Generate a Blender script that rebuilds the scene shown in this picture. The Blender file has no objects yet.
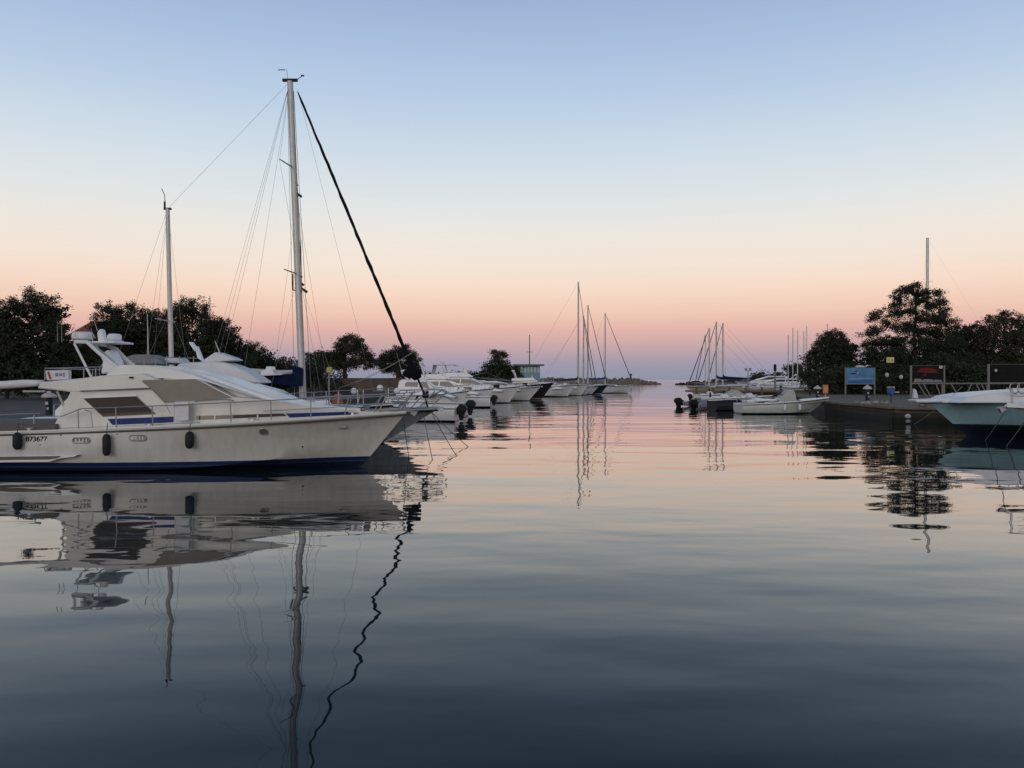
import bpy, bmesh, math, random
from mathutils import Vector, Matrix, noise
random.seed(7)
F = 796.0; HC = 2.6; HY = 380.0
scene = bpy.context.scene
col = scene.collection
R = math.radians

# ------------------------------------------------------------ materials
MATS = {}
def mat(name, color, rough=0.5, metal=0.0, var=0.12, scale=3.0, bump=0.0, bscale=30.0, coat=0.0, spec=0.5):
    if name in MATS: return MATS[name]
    m = bpy.data.materials.new(name); m.use_nodes = True
    nt = m.node_tree; b = nt.nodes['Principled BSDF']
    tc = nt.nodes.new('ShaderNodeTexCoord')
    n = nt.nodes.new('ShaderNodeTexNoise'); n.inputs['Scale'].default_value = scale
    n.inputs['Detail'].default_value = 6; n.inputs['Roughness'].default_value = 0.65
    nt.links.new(tc.outputs['Object'], n.inputs['Vector'])
    r = nt.nodes.new('ShaderNodeValToRGB')
    lo = [max(0, c*(1-var)) for c in color]; hi = [min(1, c*(1+var)) for c in color]
    r.color_ramp.elements[0].color = (*lo, 1); r.color_ramp.elements[1].color = (*hi, 1)
    r.color_ramp.elements[0].position = .3; r.color_ramp.elements[1].position = .7
    nt.links.new(n.outputs['Fac'], r.inputs['Fac'])
    nt.links.new(r.outputs['Color'], b.inputs['Base Color'])
    b.inputs['Roughness'].default_value = rough; b.inputs['Metallic'].default_value = metal
    b.inputs['Coat Weight'].default_value = coat
    b.inputs['Specular IOR Level'].default_value = spec
    if bump > 0:
        n2 = nt.nodes.new('ShaderNodeTexNoise'); n2.inputs['Scale'].default_value = bscale
        n2.inputs['Detail'].default_value = 4
        nt.links.new(tc.outputs['Object'], n2.inputs['Vector'])
        bp = nt.nodes.new('ShaderNodeBump'); bp.inputs['Strength'].default_value = 1
        bp.inputs['Distance'].default_value = bump
        nt.links.new(n2.outputs['Fac'], bp.inputs['Height'])
        nt.links.new(bp.outputs['Normal'], b.inputs['Normal'])
    MATS[name] = m
    return m

def hull_mat(name, top, bands, rough=0.25, grime=0.07):
    """bands: list of (z, colour) from below: colour used under z; top above the last."""
    if name in MATS: return MATS[name]
    m = bpy.data.materials.new(name); m.use_nodes = True
    nt = m.node_tree; b = nt.nodes['Principled BSDF']
    tc = nt.nodes.new('ShaderNodeTexCoord'); sp = nt.nodes.new('ShaderNodeSeparateXYZ')
    nt.links.new(tc.outputs['Object'], sp.inputs[0])
    rng = nt.nodes.new('ShaderNodeMapRange'); rng.inputs['From Min'].default_value = -1; rng.inputs['From Max'].default_value = 3
    nt.links.new(sp.outputs['Z'], rng.inputs['Value'])
    r = nt.nodes.new('ShaderNodeValToRGB'); r.color_ramp.interpolation = 'CONSTANT'
    els = r.color_ramp.elements
    seq = [(0.0, bands[0][1])]
    for i, (z, c) in enumerate(bands):
        nxt = bands[i+1][1] if i+1 < len(bands) else top
        seq.append(((z+1)/4, nxt))
    els[0].position = 0; els[0].color = (*seq[0][1], 1)
    els[1].position = seq[1][0]; els[1].color = (*seq[1][1], 1)
    for p, c in seq[2:]:
        e = els.new(p); e.color = (*c, 1)
    nt.links.new(rng.outputs['Result'], r.inputs['Fac'])
    # weathering: vertical run streaks and blotches
    mp = nt.nodes.new('ShaderNodeMapping'); mp.inputs['Scale'].default_value = (2.6, 2.6, 0.35)
    nt.links.new(tc.outputs['Object'], mp.inputs['Vector'])
    n = nt.nodes.new('ShaderNodeTexNoise'); n.inputs['Scale'].default_value = 2.2; n.inputs['Detail'].default_value = 8
    nt.links.new(mp.outputs['Vector'], n.inputs['Vector'])
    r2 = nt.nodes.new('ShaderNodeValToRGB')
    r2.color_ramp.elements[0].color = (1-grime*1.5, 1-grime*1.5, 1-grime*1.55, 1); r2.color_ramp.elements[0].position = .3
    r2.color_ramp.elements[1].color = (1, 1, 1, 1); r2.color_ramp.elements[1].position = .62
    nt.links.new(n.outputs['Fac'], r2.inputs['Fac'])
    mp3 = nt.nodes.new('ShaderNodeMapping'); mp3.inputs['Scale'].default_value = (9, 9, .5); nt.links.new(tc.outputs['Object'], mp3.inputs['Vector'])
    n3 = nt.nodes.new('ShaderNodeTexNoise'); n3.inputs['Scale'].default_value = 2; n3.inputs['Detail'].default_value = 4; nt.links.new(mp3.outputs[0], n3.inputs['Vector'])
    r3 = nt.nodes.new('ShaderNodeValToRGB'); r3.color_ramp.elements[0].position = .28; r3.color_ramp.elements[1].position = .42
    r3.color_ramp.elements[0].color = (1-grime*1.6, 1-grime*1.9, 1-grime*2.4, 1); r3.color_ramp.elements[1].color = (1, 1, 1, 1); nt.links.new(n3.outputs['Fac'], r3.inputs['Fac'])
    m3 = nt.nodes.new('ShaderNodeMixRGB'); m3.blend_type = 'MULTIPLY'; m3.inputs[0].default_value = .8; nt.links.new(r2.outputs['Color'], m3.inputs[1]); nt.links.new(r3.outputs['Color'], m3.inputs[2]); r2 = m3
    mx = nt.nodes.new('ShaderNodeMixRGB'); mx.blend_type = 'MULTIPLY'; mx.inputs[0].default_value = 1
    nt.links.new(r.outputs['Color'], mx.inputs[1]); nt.links.new(r2.outputs[0], mx.inputs[2])
    nt.links.new(mx.outputs[0], b.inputs['Base Color'])
    b.inputs['Roughness'].default_value = rough
    MATS[name] = m
    return m

gel_white = mat('white_gelcoat', (.74, .76, .80), .3, var=.07, scale=1.5)
gel_cream = mat('cream_gelcoat', (.66, .67, .645), .32, var=.09, scale=1.2)
deck_grey = mat('deck_grey', (.36, .37, .38), .7, var=.12)
glass_dark = mat('dark_glass', (.02, .022, .027), .08, var=.2)
brown_screen = mat('brown_window_screen', (.055, .042, .036), .8, var=.12, scale=8)
steel = mat('stainless_steel', (.36, .37, .39), .4, .6, var=.1)
alu = mat('mast_aluminium', (.50, .50, .49), .42, .25, var=.12, scale=2)
wire = mat('rigging_wire', (.24, .24, .25), .5, .4)
black = mat('black_plastic', (.009, .010, .012), .5, spec=.18)
rubber = mat('fender_rubber', (.018, .020, .023), .6, spec=.2, var=.25, scale=6)
navy_canvas = mat('navy_canvas', (.008, .014, .05), .9, spec=.1, var=.3, bump=.02, bscale=9)
blue_paint = mat('blue_stripe', (.010, .035, .16), .5, spec=.2)
taupe = mat('taupe_canvas', (.27, .25, .22), .9, var=.10, scale=2, bump=.05, bscale=2.6)
white_canvas = mat('white_canvas', (.68, .70, .75), .85, var=.08, scale=2, bump=.05, bscale=3)
rope_m = mat('rope', (.30, .28, .24), .9)
darkrope = mat('dark_rope', (.07, .07, .07), .9)
teak = mat('teak', (.24, .15, .09), .7, var=.25)
white_p = mat('white_paint', (.46, .46, .45), .5, var=.08)
red_p = mat('red_paint', (.35, .03, .025), .5)
orange_p = mat('orange_plastic', (.62, .17, .06), .5)
yellow_p = mat('yellow_plastic', (.42, .43, .12), .7)
navy_p = mat('navy_paint', (.008, .013, .035), .5, spec=.25)
bluebin_m = mat('blue_bin_plastic', (.02, .08, .28), .5)
bark = mat('bark', (.045, .035, .028), .95, var=.3, bump=.03)
leafA = mat('foliage_dark', (.038, .046, .032), .9, var=.3, scale=.8, spec=.15)
leafB = mat('foliage_olive', (.050, .055, .038), .9, var=.3, scale=.9, spec=.15)
leafC = mat('foliage_pine', (.034, .043, .030), .9, var=.3, scale=.9, spec=.15)
concrete = mat('quay_concrete', (.135, .115, .09), .9, var=.25, scale=.6, bump=.02, bscale=6)
asphalt = mat('asphalt', (.075, .07, .07), .95, var=.22, scale=.5, bump=.01)
quay_wall_m = mat('quay_wall_stone', (.026, .021, .016), .95, spec=.08, var=.4, scale=1.3, bump=.06, bscale=4)
earth = mat('earth', (.13, .095, .07), 1, var=.35, scale=.5, bump=.08, bscale=3)
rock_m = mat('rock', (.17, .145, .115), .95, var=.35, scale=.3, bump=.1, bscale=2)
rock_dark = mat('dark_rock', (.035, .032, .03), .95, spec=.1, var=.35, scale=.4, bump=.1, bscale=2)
terracotta = mat('terracotta_tiles', (.23, .08, .045), .9, var=.25, scale=4, bump=.03, bscale=12)
plaster = mat('plaster', (.30, .22, .17), .9)
pale_blue = mat('pale_blue_paint', (.16, .30, .38), .6)
pane_white = mat('pale_pane', (.42, .50, .55), .4)
grey_inflatable = mat('grey_inflatable', (.16, .18, .20), .6)
beige = mat('beige_gelcoat', (.50, .46, .38), .4, var=.1)
board_blue = mat('board_blue', (.05, .21, .42), .5, var=.3, scale=.7)
board_dark = mat('board_dark', (.010, .011, .012), .7, spec=.1, var=.3, scale=2)
hull_hero = hull_mat('hull_cream', (.57, .585, .56), [(.05, (.010, .013, .026)), (.14, (.008, .013, .05)), (.16, (.05, .06, .09)), (.27, (.010, .022, .10))], .3, .07)
hull_white = hull_mat('hull_white', (.68, .70, .73), [(.08, (.03, .03, .035))], .3)
hull_white_blue = hull_mat('hull_white_blue', (.62, .63, .64), [(.06, (.01, .015, .05)), (.14, (.02, .04, .15))], .3)
hull_slate = hull_mat('hull_slate', (.27, .31, .345), [(.10, (.02, .02, .03)), (.2, (.3, .3, .3))], .35, .2)
hull_black = hull_mat('hull_black', (.022, .024, .030), [(.05, (.05, .035, .02)), (.16, (.30, .28, .22))], .2, .1)
hull_navy = hull_mat('hull_navy', (.02, .03, .07), [(.05, (.01, .01, .01)), (.16, (.35, .36, .38))], .2, .1)
hull_teal = hull_mat('hull_teal', (.25, .42, .49), [(.50, (.010, .014, .03)), (.55, (.03, .03, .035))], .3, .08)
hull_beige = hull_mat('hull_beige', (.44, .41, .34), [(.1, (.03, .03, .03))], .4, .2)
hull_open = hull_mat('hull_green_stripe', (.52, .56, .54), [(.05, (.02, .04, .04)), (.10, (.06, .14, .14))], .35)

# ------------------------------------------------------------ mesh builder
class MB:
    def __init__(s): s.v = []; s.f = []
    def add(s, vs, fs):
        o = len(s.v); s.v += [tuple(v) for v in vs]; s.f += [tuple(i+o for i in f) for f in fs]
        return s
    def box(s, c, size, rz=0, ry=0):
        hx, hy, hz = size[0]/2, size[1]/2, size[2]/2
        M = Matrix.Rotation(rz, 3, 'Z') @ Matrix.Rotation(ry, 3, 'Y'); c = Vector(c)
        vs = [c + M @ Vector((sx*hx, sy*hy, sz*hz)) for sx in (-1, 1) for sy in (-1, 1) for sz in (-1, 1)]
        return s.add(vs, [(0,1,3,2), (4,6,7,5), (0,4,5,1), (2,3,7,6), (0,2,6,4), (1,5,7,3)])
    def tube(s, p0, p1, r0, r1=None, n=6):
        return s.path([p0, p1], [r0, r0 if r1 is None else r1], n)
    def path(s, pts, r, n=6, closed=False):
        pts = [Vector(p) for p in pts]; N = len(pts)
        rr = r if isinstance(r, (list, tuple)) else [r]*N
        vs = []; fs = []
        prev = None
        for i, p in enumerate(pts):
            if closed: d = pts[(i+1) % N] - pts[i-1]
            else: d = pts[min(i+1, N-1)] - pts[max(i-1, 0)]
            if d.length < 1e-9: d = Vector((0, 0, 1))
            d.normalize()
            if prev is None:
                a = Vector((0, 0, 1)) if abs(d.z) < .9 else Vector((1, 0, 0))
                u = d.cross(a).normalized()
            else:
                u = (prev - d*prev.dot(d)); u = u.normalized() if u.length > 1e-6 else d.orthogonal().normalized()
            prev = u; w = d.cross(u)
            for k in range(n):
                a = 2*math.pi*k/n
                vs.append(p + (u*math.cos(a) + w*math.sin(a))*rr[i])
        M = N if closed else N-1
        for i in range(M):
            j = (i+1) % N
            for k in range(n):
                k2 = (k+1) % n
                fs.append((i*n+k, i*n+k2, j*n+k2, j*n+k))
        if not closed:
            fs.append(tuple(range(n-1, -1, -1))); fs.append(tuple((N-1)*n+k for k in range(n)))
        return s.add(vs, fs)
    def prism(s, poly, y0, y1):
        n = len(poly)
        f0 = y0 if callable(y0) else (lambda x, z: y0); f1 = y1 if callable(y1) else (lambda x, z: y1)
        vs = [(x, f0(x, z), z) for x, z in poly] + [(x, f1(x, z), z) for x, z in poly]
        fs = [tuple(range(n)), tuple(range(2*n-1, n-1, -1))] + [(i, n+i, n+(i+1) % n, (i+1) % n) for i in range(n)]
        return s.add(vs, fs)
    def zprism(s, poly, z0, z1):
        n = len(poly)
        vs = [(x, y, z0) for x, y in poly] + [(x, y, z1) for x, y in poly]
        fs = [tuple(range(n-1, -1, -1)), tuple(range(n, 2*n))] + [(i, (i+1) % n, n+(i+1) % n, n+i) for i in range(n)]
        return s.add(vs, fs)
    def lathe(s, prof, c=(0, 0, 0), n=14, sy=1.0):
        vs = []; fs = []
        for r, z in prof:
            for k in range(n):
                a = 2*math.pi*k/n; vs.append((c[0]+r*math.cos(a), c[1]+sy*r*math.sin(a), c[2]+z))
        for i in range(len(prof)-1):
            for k in range(n):
                k2 = (k+1) % n; fs.append((i*n+k, i*n+k2, (i+1)*n+k2, (i+1)*n+k))
        fs.append(tuple(range(n-1, -1, -1))); fs.append(tuple((len(prof)-1)*n+k for k in range(n)))
        return s.add(vs, fs)
    def ell(s, c, r, n=10, m=7):
        prof = []
        for i in range(1, m):
            a = math.pi*i/m; prof.append((math.sin(a), -math.cos(a)))
        vs = []; fs = []
        vs.append((c[0], c[1], c[2]-r[2]))
        for q, z in prof:
            for k in range(n):
                a = 2*math.pi*k/n; vs.append((c[0]+r[0]*q*math.cos(a), c[1]+r[1]*q*math.sin(a), c[2]+r[2]*z))
        vs.append((c[0], c[1], c[2]+r[2])); L = len(prof)
        for k in range(n):
            k2 = (k+1) % n
            fs.append((0, 1+k2, 1+k)); fs.append((len(vs)-1, 1+(L-1)*n+k, 1+(L-1)*n+k2))
            for i in range(L-1): fs.append((1+i*n+k, 1+i*n+k2, 1+(i+1)*n+k2, 1+(i+1)*n+k))
        return s.add(vs, fs)
    def quad(s, a, b, c, d): return s.add([a, b, c, d], [(0, 1, 2, 3)])
    def grid(s, rows, flip=False):
        """rows: list of equally long point lists"""
        n = len(rows[0]); vs = [p for r in rows for p in r]; fs = []
        for i in range(len(rows)-1):
            for k in range(n-1):
                q = (i*n+k, i*n+k+1, (i+1)*n+k+1, (i+1)*n+k)
                fs.append(q[::-1] if flip else q)
        return s.add(vs, fs)
    def build(s, name, m, parent=None, smooth=False, bevel=0):
        me = bpy.data.meshes.new(name); me.from_pydata(s.v, [], s.f); me.update()
        o = bpy.data.objects.new(name, me); col.objects.link(o)
        me.materials.append(m)
        if smooth:
            for p in me.polygons: p.use_smooth = True
            if smooth == 'auto':
                try: me.set_sharp_from_angle(angle=R(40))
                except Exception: pass
        if bevel:
            bv = o.modifiers.new('bevel', 'BEVEL'); bv.width = bevel; bv.segments = 2; bv.limit_method = 'ANGLE'
        if parent is not None: o.parent = parent
        return o

def tag(o, label, cat, group=None):
    o['label'] = label; o['category'] = cat
    if group: o['group'] = group
    return o
def thing(name, label, cat, loc=(0, 0, 0), rz=0, group=None):
    o = bpy.data.objects.new(name, None); col.objects.link(o); o.empty_display_size = .3
    o.location = loc; o.rotation_euler = (0, 0, rz)
    return tag(o, label, cat, group)
def struct(o): o['kind'] = 'structure'; return o
def single(name, mb, m, label, cat, loc=(0, 0, 0), rz=0, group=None, smooth=False, bevel=0):
    o = mb.build(name, m, None, smooth, bevel); o.location = loc; o.rotation_euler = (0, 0, rz)
    return tag(o, label, cat, group)
def WX(px, Y): return (px-512)*Y/F
def WZ(py, Y): return HC-(py-HY)*Y/F

# ------------------------------------------------------------ camera, world, sun
cd = bpy.data.cameras.new('Camera'); cam = bpy.data.objects.new('Camera', cd); col.objects.link(cam)
cd.sensor_width = 36; cd.lens = 36*F/1024; cd.clip_start = .1; cd.clip_end = 60000
cam.location = (0, 0, HC); cam.rotation_euler = (R(90)-math.atan((384-HY)/F), 0, 0)
scene.camera = cam

w = bpy.data.worlds.new('World'); scene.world = w; w.use_nodes = True
nt = w.node_tree; bg = nt.nodes['Background']; out = nt.nodes['World Output']
tc = nt.nodes.new('ShaderNodeTexCoord'); sp = nt.nodes.new('ShaderNodeSeparateXYZ')
nrm = nt.nodes.new('ShaderNodeVectorMath'); nrm.operation = 'NORMALIZE'
nt.links.new(tc.outputs['Generated'], nrm.inputs[0]); nt.links.new(nrm.outputs[0], sp.inputs[0])
def lin(c): return tuple(((x/255)/12.92 if x/255 <= .04045 else ((x/255+.055)/1.055)**2.4) for x in c)
def ramp(stops, src):
    r = nt.nodes.new('ShaderNodeValToRGB'); e = r.color_ramp.elements
    e[0].position = stops[0][0]; e[0].color = (*lin(stops[0][1]), 1)
    e[1].position = stops[1][0]; e[1].color = (*lin(stops[1][1]), 1)
    for p, c in stops[2:]:
        q = e.new(p); q.color = (*lin(c), 1)
    nt.links.new(src, r.inputs['Fac']); return r
def el(py): return math.sin(math.atan((HY-py)/F))
front = [(0.0, (143, 147, 166)), (el(372), (149, 150, 169)), (el(360), (167, 156, 171)), (el(346), (200, 168, 168)), (el(330), (226, 180, 171)),
         (el(314), (238, 200, 180)), (el(290), (245, 218, 199)), (el(265), (241, 227, 214)), (el(240), (237, 230, 221)), (el(210), (225, 229, 229)), (el(150), (205, 219, 231)),
         (el(100), (184, 204, 228)), (el(50), (170, 191, 222)), (el(0), (154, 178, 213)), (.50, (104, 130, 160)), (1.0, (56, 82, 106))]
back = [(0.0, (226, 188, 164)), (.06, (244, 212, 190)), (.16, (244, 228, 214)), (.32, (214, 218, 222)), (.6, (136, 152, 176)), (1.0, (60, 84, 108))]
rf = ramp(front, sp.outputs['Z']); rb = ramp(back, sp.outputs['Z'])
mr = nt.nodes.new('ShaderNodeMapRange'); mr.interpolation_type = 'SMOOTHSTEP'
mr.inputs['From Min'].default_value = .25; mr.inputs['From Max'].default_value = -.7
nt.links.new(sp.outputs['Y'], mr.inputs['Value'])
mix = nt.nodes.new('ShaderNodeMixRGB'); nt.links.new(mr.outputs['Result'], mix.inputs[0])
nt.links.new(rf.outputs['Color'], mix.inputs[1]); nt.links.new(rb.outputs['Color'], mix.inputs[2])
# very faint wide variation so the twilight is not a perfect gradient
wn = nt.nodes.new('ShaderNodeTexNoise'); wn.inputs['Scale'].default_value = 1.6; wn.inputs['Detail'].default_value = 2
wm = nt.nodes.new('ShaderNodeMapping'); wm.inputs['Scale'].default_value = (1, 1, 5)
nt.links.new(nrm.outputs[0], wm.inputs['Vector']); nt.links.new(wm.outputs[0], wn.inputs['Vector'])
wr = nt.nodes.new('ShaderNodeMapRange'); wr.inputs['To Min'].default_value = .97; wr.inputs['To Max'].default_value = 1.03
nt.links.new(wn.outputs['Fac'], wr.inputs['Value'])
vm = nt.nodes.new('ShaderNodeVectorMath'); vm.operation = 'SCALE'
nt.links.new(mix.outputs[0], vm.inputs[0]); nt.links.new(wr.outputs['Result'], vm.inputs['Scale'])
nt.links.new(vm.outputs[0], bg.inputs['Color']); bg.inputs['Strength'].default_value = 1.0
# a faint physical sky with the sun just above the horizon behind the camera
sky = nt.nodes.new('ShaderNodeTexSky'); sky.sky_type = 'NISHITA'; sky.sun_disc = False
sky.sun_elevation = R(1.0); sky.sun_rotation = R(195)
bg2 = nt.nodes.new('ShaderNodeBackground'); bg2.inputs['Strength'].default_value = .004
nt.links.new(sky.outputs[0], bg2.inputs['Color'])
ad = nt.nodes.new('ShaderNodeAddShader')
nt.links.new(bg.outputs[0], ad.inputs[0]); nt.links.new(bg2.outputs[0], ad.inputs[1]); nt.links.new(ad.outputs[0], out.inputs['Surface'])
sd = bpy.data.lights.new('Sun', 'SUN'); so = bpy.data.objects.new('Sun', sd); col.objects.link(so)
sd.energy = .55; sd.angle = R(30); sd.color = (1, .90, .82)
so.rotation_euler = (R(78), 0, R(-15))
scene.view_settings.view_transform = 'Standard'; scene.view_settings.look = 'None'
scene.view_settings.exposure = 0; scene.view_settings.gamma = 1
scene.cycles.max_bounces = 6; scene.cycles.diffuse_bounces = 2; scene.cycles.glossy_bounces = 4
scene.cycles.caustics_reflective = False; scene.cycles.caustics_refractive = False

# ------------------------------------------------------------ water
def water_mat():
    m = bpy.data.materials.new('harbour_water'); m.use_nodes = True
    nt = m.node_tree; b = nt.nodes['Principled BSDF']
    b.inputs['Base Color'].default_value = (.004, .010, .013, 1)
    b.inputs['Roughness'].default_value = .015; b.inputs['IOR'].default_value = 1.30
    g = nt.nodes.new('ShaderNodeNewGeometry')
    sx_ = nt.nodes.new('ShaderNodeSeparateXYZ'); nt.links.new(g.outputs['Position'], sx_.inputs[0])
    rr_ = nt.nodes.new('ShaderNodeMapRange'); rr_.inputs['From Min'].default_value = 60; rr_.inputs['From Max'].default_value = 420
    rr_.inputs['To Min'].default_value = .015; rr_.inputs['To Max'].default_value = .07   # unresolved wavelets further out
    nt.links.new(sx_.outputs['Y'], rr_.inputs['Value']); pass
    def wave(scale, sx, amp, det, rot=0, dist=0):
        mp = nt.nodes.new('ShaderNodeMapping'); mp.inputs['Scale'].default_value = (sx, 1, 1); mp.inputs['Rotation'].default_value = (0, 0, R(rot))
        nt.links.new(g.outputs['Position'], mp.inputs['Vector'])
        n = nt.nodes.new('ShaderNodeTexNoise'); n.inputs['Scale'].default_value = scale; n.inputs['Detail'].default_value = det
        n.inputs['Roughness'].default_value = .4; n.inputs['Distortion'].default_value = dist
        nt.links.new(mp.outputs['Vector'], n.inputs['Vector'])
        k = nt.nodes.new('ShaderNodeMath'); k.operation = 'MULTIPLY'; k.inputs[1].default_value = amp
        nt.links.new(n.outputs['Fac'], k.inputs[0]); return k.outputs[0]
    hs = [wave(.12, .45, .085, 1, 8), wave(.42, .40, .043, 1, -12, .3), wave(1.15, .5, .0085, 1, 6), wave(3.4, .6, .0011, 1, 20)]
    # calm and ruffled patches
    pm = nt.nodes.new('ShaderNodeMapping'); pm.inputs['Scale'].default_value = (.05, .11, 1); nt.links.new(g.outputs['Position'], pm.inputs['Vector'])
    pn_ = nt.nodes.new('ShaderNodeTexNoise'); pn_.inputs['Scale'].default_value = 1; pn_.inputs['Detail'].default_value = 3; nt.links.new(pm.outputs[0], pn_.inputs['Vector'])
    pr_ = nt.nodes.new('ShaderNodeMapRange'); pr_.inputs['From Min'].default_value = .35; pr_.inputs['From Max'].default_value = .65; pr_.inputs['To Min'].default_value = .55; pr_.inputs['To Max'].default_value = 1.6
    nt.links.new(pn_.outputs['Fac'], pr_.inputs['Value'])
    for q in (2, 3):
        k = nt.nodes.new('ShaderNodeMath'); k.operation = 'MULTIPLY'; nt.links.new(hs[q], k.inputs[0]); nt.links.new(pr_.outputs['Result'], k.inputs[1]); hs[q] = k.outputs[0]
    t = hs[0]
    for h in hs[1:]:
        a = nt.nodes.new('ShaderNodeMath'); a.operation = 'ADD'; nt.links.new(t, a.inputs[0]); nt.links.new(h, a.inputs[1]); t = a.outputs[0]
    bp = nt.nodes.new('ShaderNodeBump'); bp.inputs['Strength'].default_value = 1; bp.inputs['Distance'].default_value = 1
    nt.links.new(t, bp.inputs['Height'])
    fr = nt.nodes.new('ShaderNodeFresnel'); fr.inputs['IOR'].default_value = 1.34; nt.links.new(bp.outputs['Normal'], fr.inputs['Normal'])
    fc = nt.nodes.new('ShaderNodeFloatCurve'); cv = fc.mapping.curves[0]
    cv.points[0].location = (0, 0); cv.points[1].location = (1, 1)
    for p in ((.05, .030), (.10, .070), (.20, .20), (.40, .50), (.62, .76), (.82, .91)): cv.points.new(*p)
    fc.mapping.update(); nt.links.new(fr.outputs[0], fc.inputs['Value'])
    gl = nt.nodes.new('ShaderNodeBsdfGlossy'); gl.inputs['Color'].default_value = (.975, .98, .98, 1)
    nt.links.new(rr_.outputs['Result'], gl.inputs['Roughness']); nt.links.new(bp.outputs['Normal'], gl.inputs['Normal'])
    df = nt.nodes.new('ShaderNodeBsdfDiffuse'); df.inputs['Color'].default_value = (.008, .021, .026, 1)
    ms = nt.nodes.new('ShaderNodeMixShader'); nt.links.new(fc.outputs[0], ms.inputs[0]); nt.links.new(df.outputs[0], ms.inputs[1]); nt.links.new(gl.outputs[0], ms.inputs[2])
    nt.links.new(ms.outputs[0], nt.nodes['Material Output'].inputs['Surface']); nt.nodes.remove(b)
    return m
W = 30000
struct(MB().quad((-W, -W, 0), (W, -W, 0), (W, W, 0), (-W, W, 0)).build('water', water_mat()))

# ------------------------------------------------------------ land
QZ = .85
left_land = [(-400, 8), (-19.3, 8), (-19.3, 46), (-15, 70), (-9.5, 104), (2, 134), (10, 175), (16, 240), (18, 300), (-400, 340)]
struct(MB().zprism(left_land, -1, QZ-.02).build('ground_left_shore', asphalt))
kerb = MB()
for a, b in zip(left_land[1:-2], left_land[2:-1]):
    kerb.path([(a[0]-.15, a[1], QZ+.02), (b[0]-.15, b[1], QZ+.02)], .16, 4)
single('quay_kerb', kerb, concrete, 'pale stone kerb along the edge of the left quay', 'kerb')
right_land = [(300, 43.5), (29, 45), (23.6, 49), (24.6, 62), (30, 82), (36, 105), (50, 113), (300, 113)]
struct(MB().zprism(right_land, -1, QZ).build('ground_right_quay', concrete))
qw = MB()
for a, b in zip(right_land[:6], right_land[1:7]):
    d = Vector((b[0]-a[0], b[1]-a[1], 0)).normalized(); n = Vector((-d.y, d.x, 0)) * -1
    mid = (Vector((a[0], a[1], 0))+Vector((b[0], b[1], 0)))/2
    if n.dot(Vector((0, 0, 0))-mid) < 0: n = -n
    L = (Vector(b)-Vector(a)).length; rz = math.atan2(d.y, d.x)
    qw.box((mid.x+n.x*.1, mid.y+n.y*.1, -.12), (L+.1, .25, 1.45), rz)
single('quay_wall', qw, hull_mat('quay_wall_banded', (.040, .034, .026), [(.16, (.010, .011, .008)), (.34, (.018, .018, .012))], .9, .35), 'dark stained quay wall standing in the water on the right', 'quay wall')
cap = MB()
for a, b in zip(right_land[:6], right_land[1:7]):
    d = Vector((b[0]-a[0], b[1]-a[1], 0)); L = d.length; d.normalize(); n = Vector((-d.y, d.x, 0))
    mid = (Vector((a[0], a[1], 0))+Vector((b[0], b[1], 0)))/2
    if n.dot(-mid) < 0: n = -n
    k = max(1, int(L/3)); 
    for i in range(k):
        t = (i+.5)/k; p = Vector((a[0], a[1], 0)).lerp(Vector((b[0], b[1], 0)), t) + n*(.05)
        cap.box((p.x, p.y, QZ+.03+random.uniform(-.012, .012)), (L/k-.03, .7, .16), math.atan2(d.y, d.x))
single('quay_coping', cap, mat('coping_stone', (.15, .13, .10), .9, var=.3, scale=1.2, bump=.03), 'row of worn coping stones along the right quay edge', 'kerb', bevel=.02)
# bank behind the left quay
bank = MB()
pts = []
for i in range(60):
    x = -60 + i*.83; t = i/59
    pts.append(x)
rows = []
for (dy, zz) in ((0, QZ-.1), (.8, 1.7), (1.6, 2.5), (2.6, 2.85), (12, 2.9)):
    rows.append([(x, 112+dy+noise.noise(Vector((x*.3, dy, 0)))*.7, zz+noise.noise(Vector((x*.5, dy*2, 3)))*.22*(1 if dy < 12 else 0)) for x in pts])
bank.grid(rows)
struct(bank.build('bank', earth, smooth=True))
struct(MB().zprism([(-400, 120), (-10.5, 120), (-4, 142), (4, 180), (8, 240), (-400, 300)], -1, 2.4).build('terrain_left_shore', earth))
# far outer moles
def mole(name, p0, p1, wid, h, m, label, n, seed):
    rnd = random.Random(seed); t_ = thing(name, label, 'breakwater', (p0[0], p0[1], 0))
    p0 = Vector((p0[0], p0[1], 0)); p1 = Vector((p1[0], p1[1], 0)); d = (p1-p0); L = d.length; d.normalize(); nn = Vector((-d.y, d.x, 0))
    core = MB(); rows = []
    K = 60
    for i in range(K+1):
        s = i/K; hh = h*(.8+.35*noise.noise(Vector((s*9, seed, 0))))*min(1, ((1-s)*4.2)**.7+.02); ww = wid*(.35+.65*min(1, (1-s)*5))
        c = d*L*s
        rows.append([tuple(c+nn*(-ww))[:2]+(-.5,), tuple(c+nn*(-ww*.55))[:2]+(hh*.62,), tuple(c+nn*(-ww*.2))[:2]+(hh,), tuple(c+nn*(ww*.2))[:2]+(hh,), tuple(c+nn*ww)[:2]+(-.5,)])
    core.grid(rows); core.build('mound', m, t_)
    rk = MB()
    for i in range(n):
        s = rnd.random(); side = rnd.uniform(-1, .6); hh = h*min(1, ((1-s)*4.2)**.7+.02); ww = wid*(.35+.65*min(1, (1-s)*5))
        c = d*L*s + nn*side*ww; z = hh*max(0, (1-abs(side)))*1.0; r = rnd.uniform(.4, 1.1)*min(1, wid/6)
        o = len(rk.v); rk.ell((c.x, c.y, z), (r*rnd.uniform(.8, 1.5), r, r*rnd.uniform(.5, .9)), 5, 4)
    g = rk.build('boulders', m, t_); g['kind'] = 'stuff'
    return t_
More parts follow.
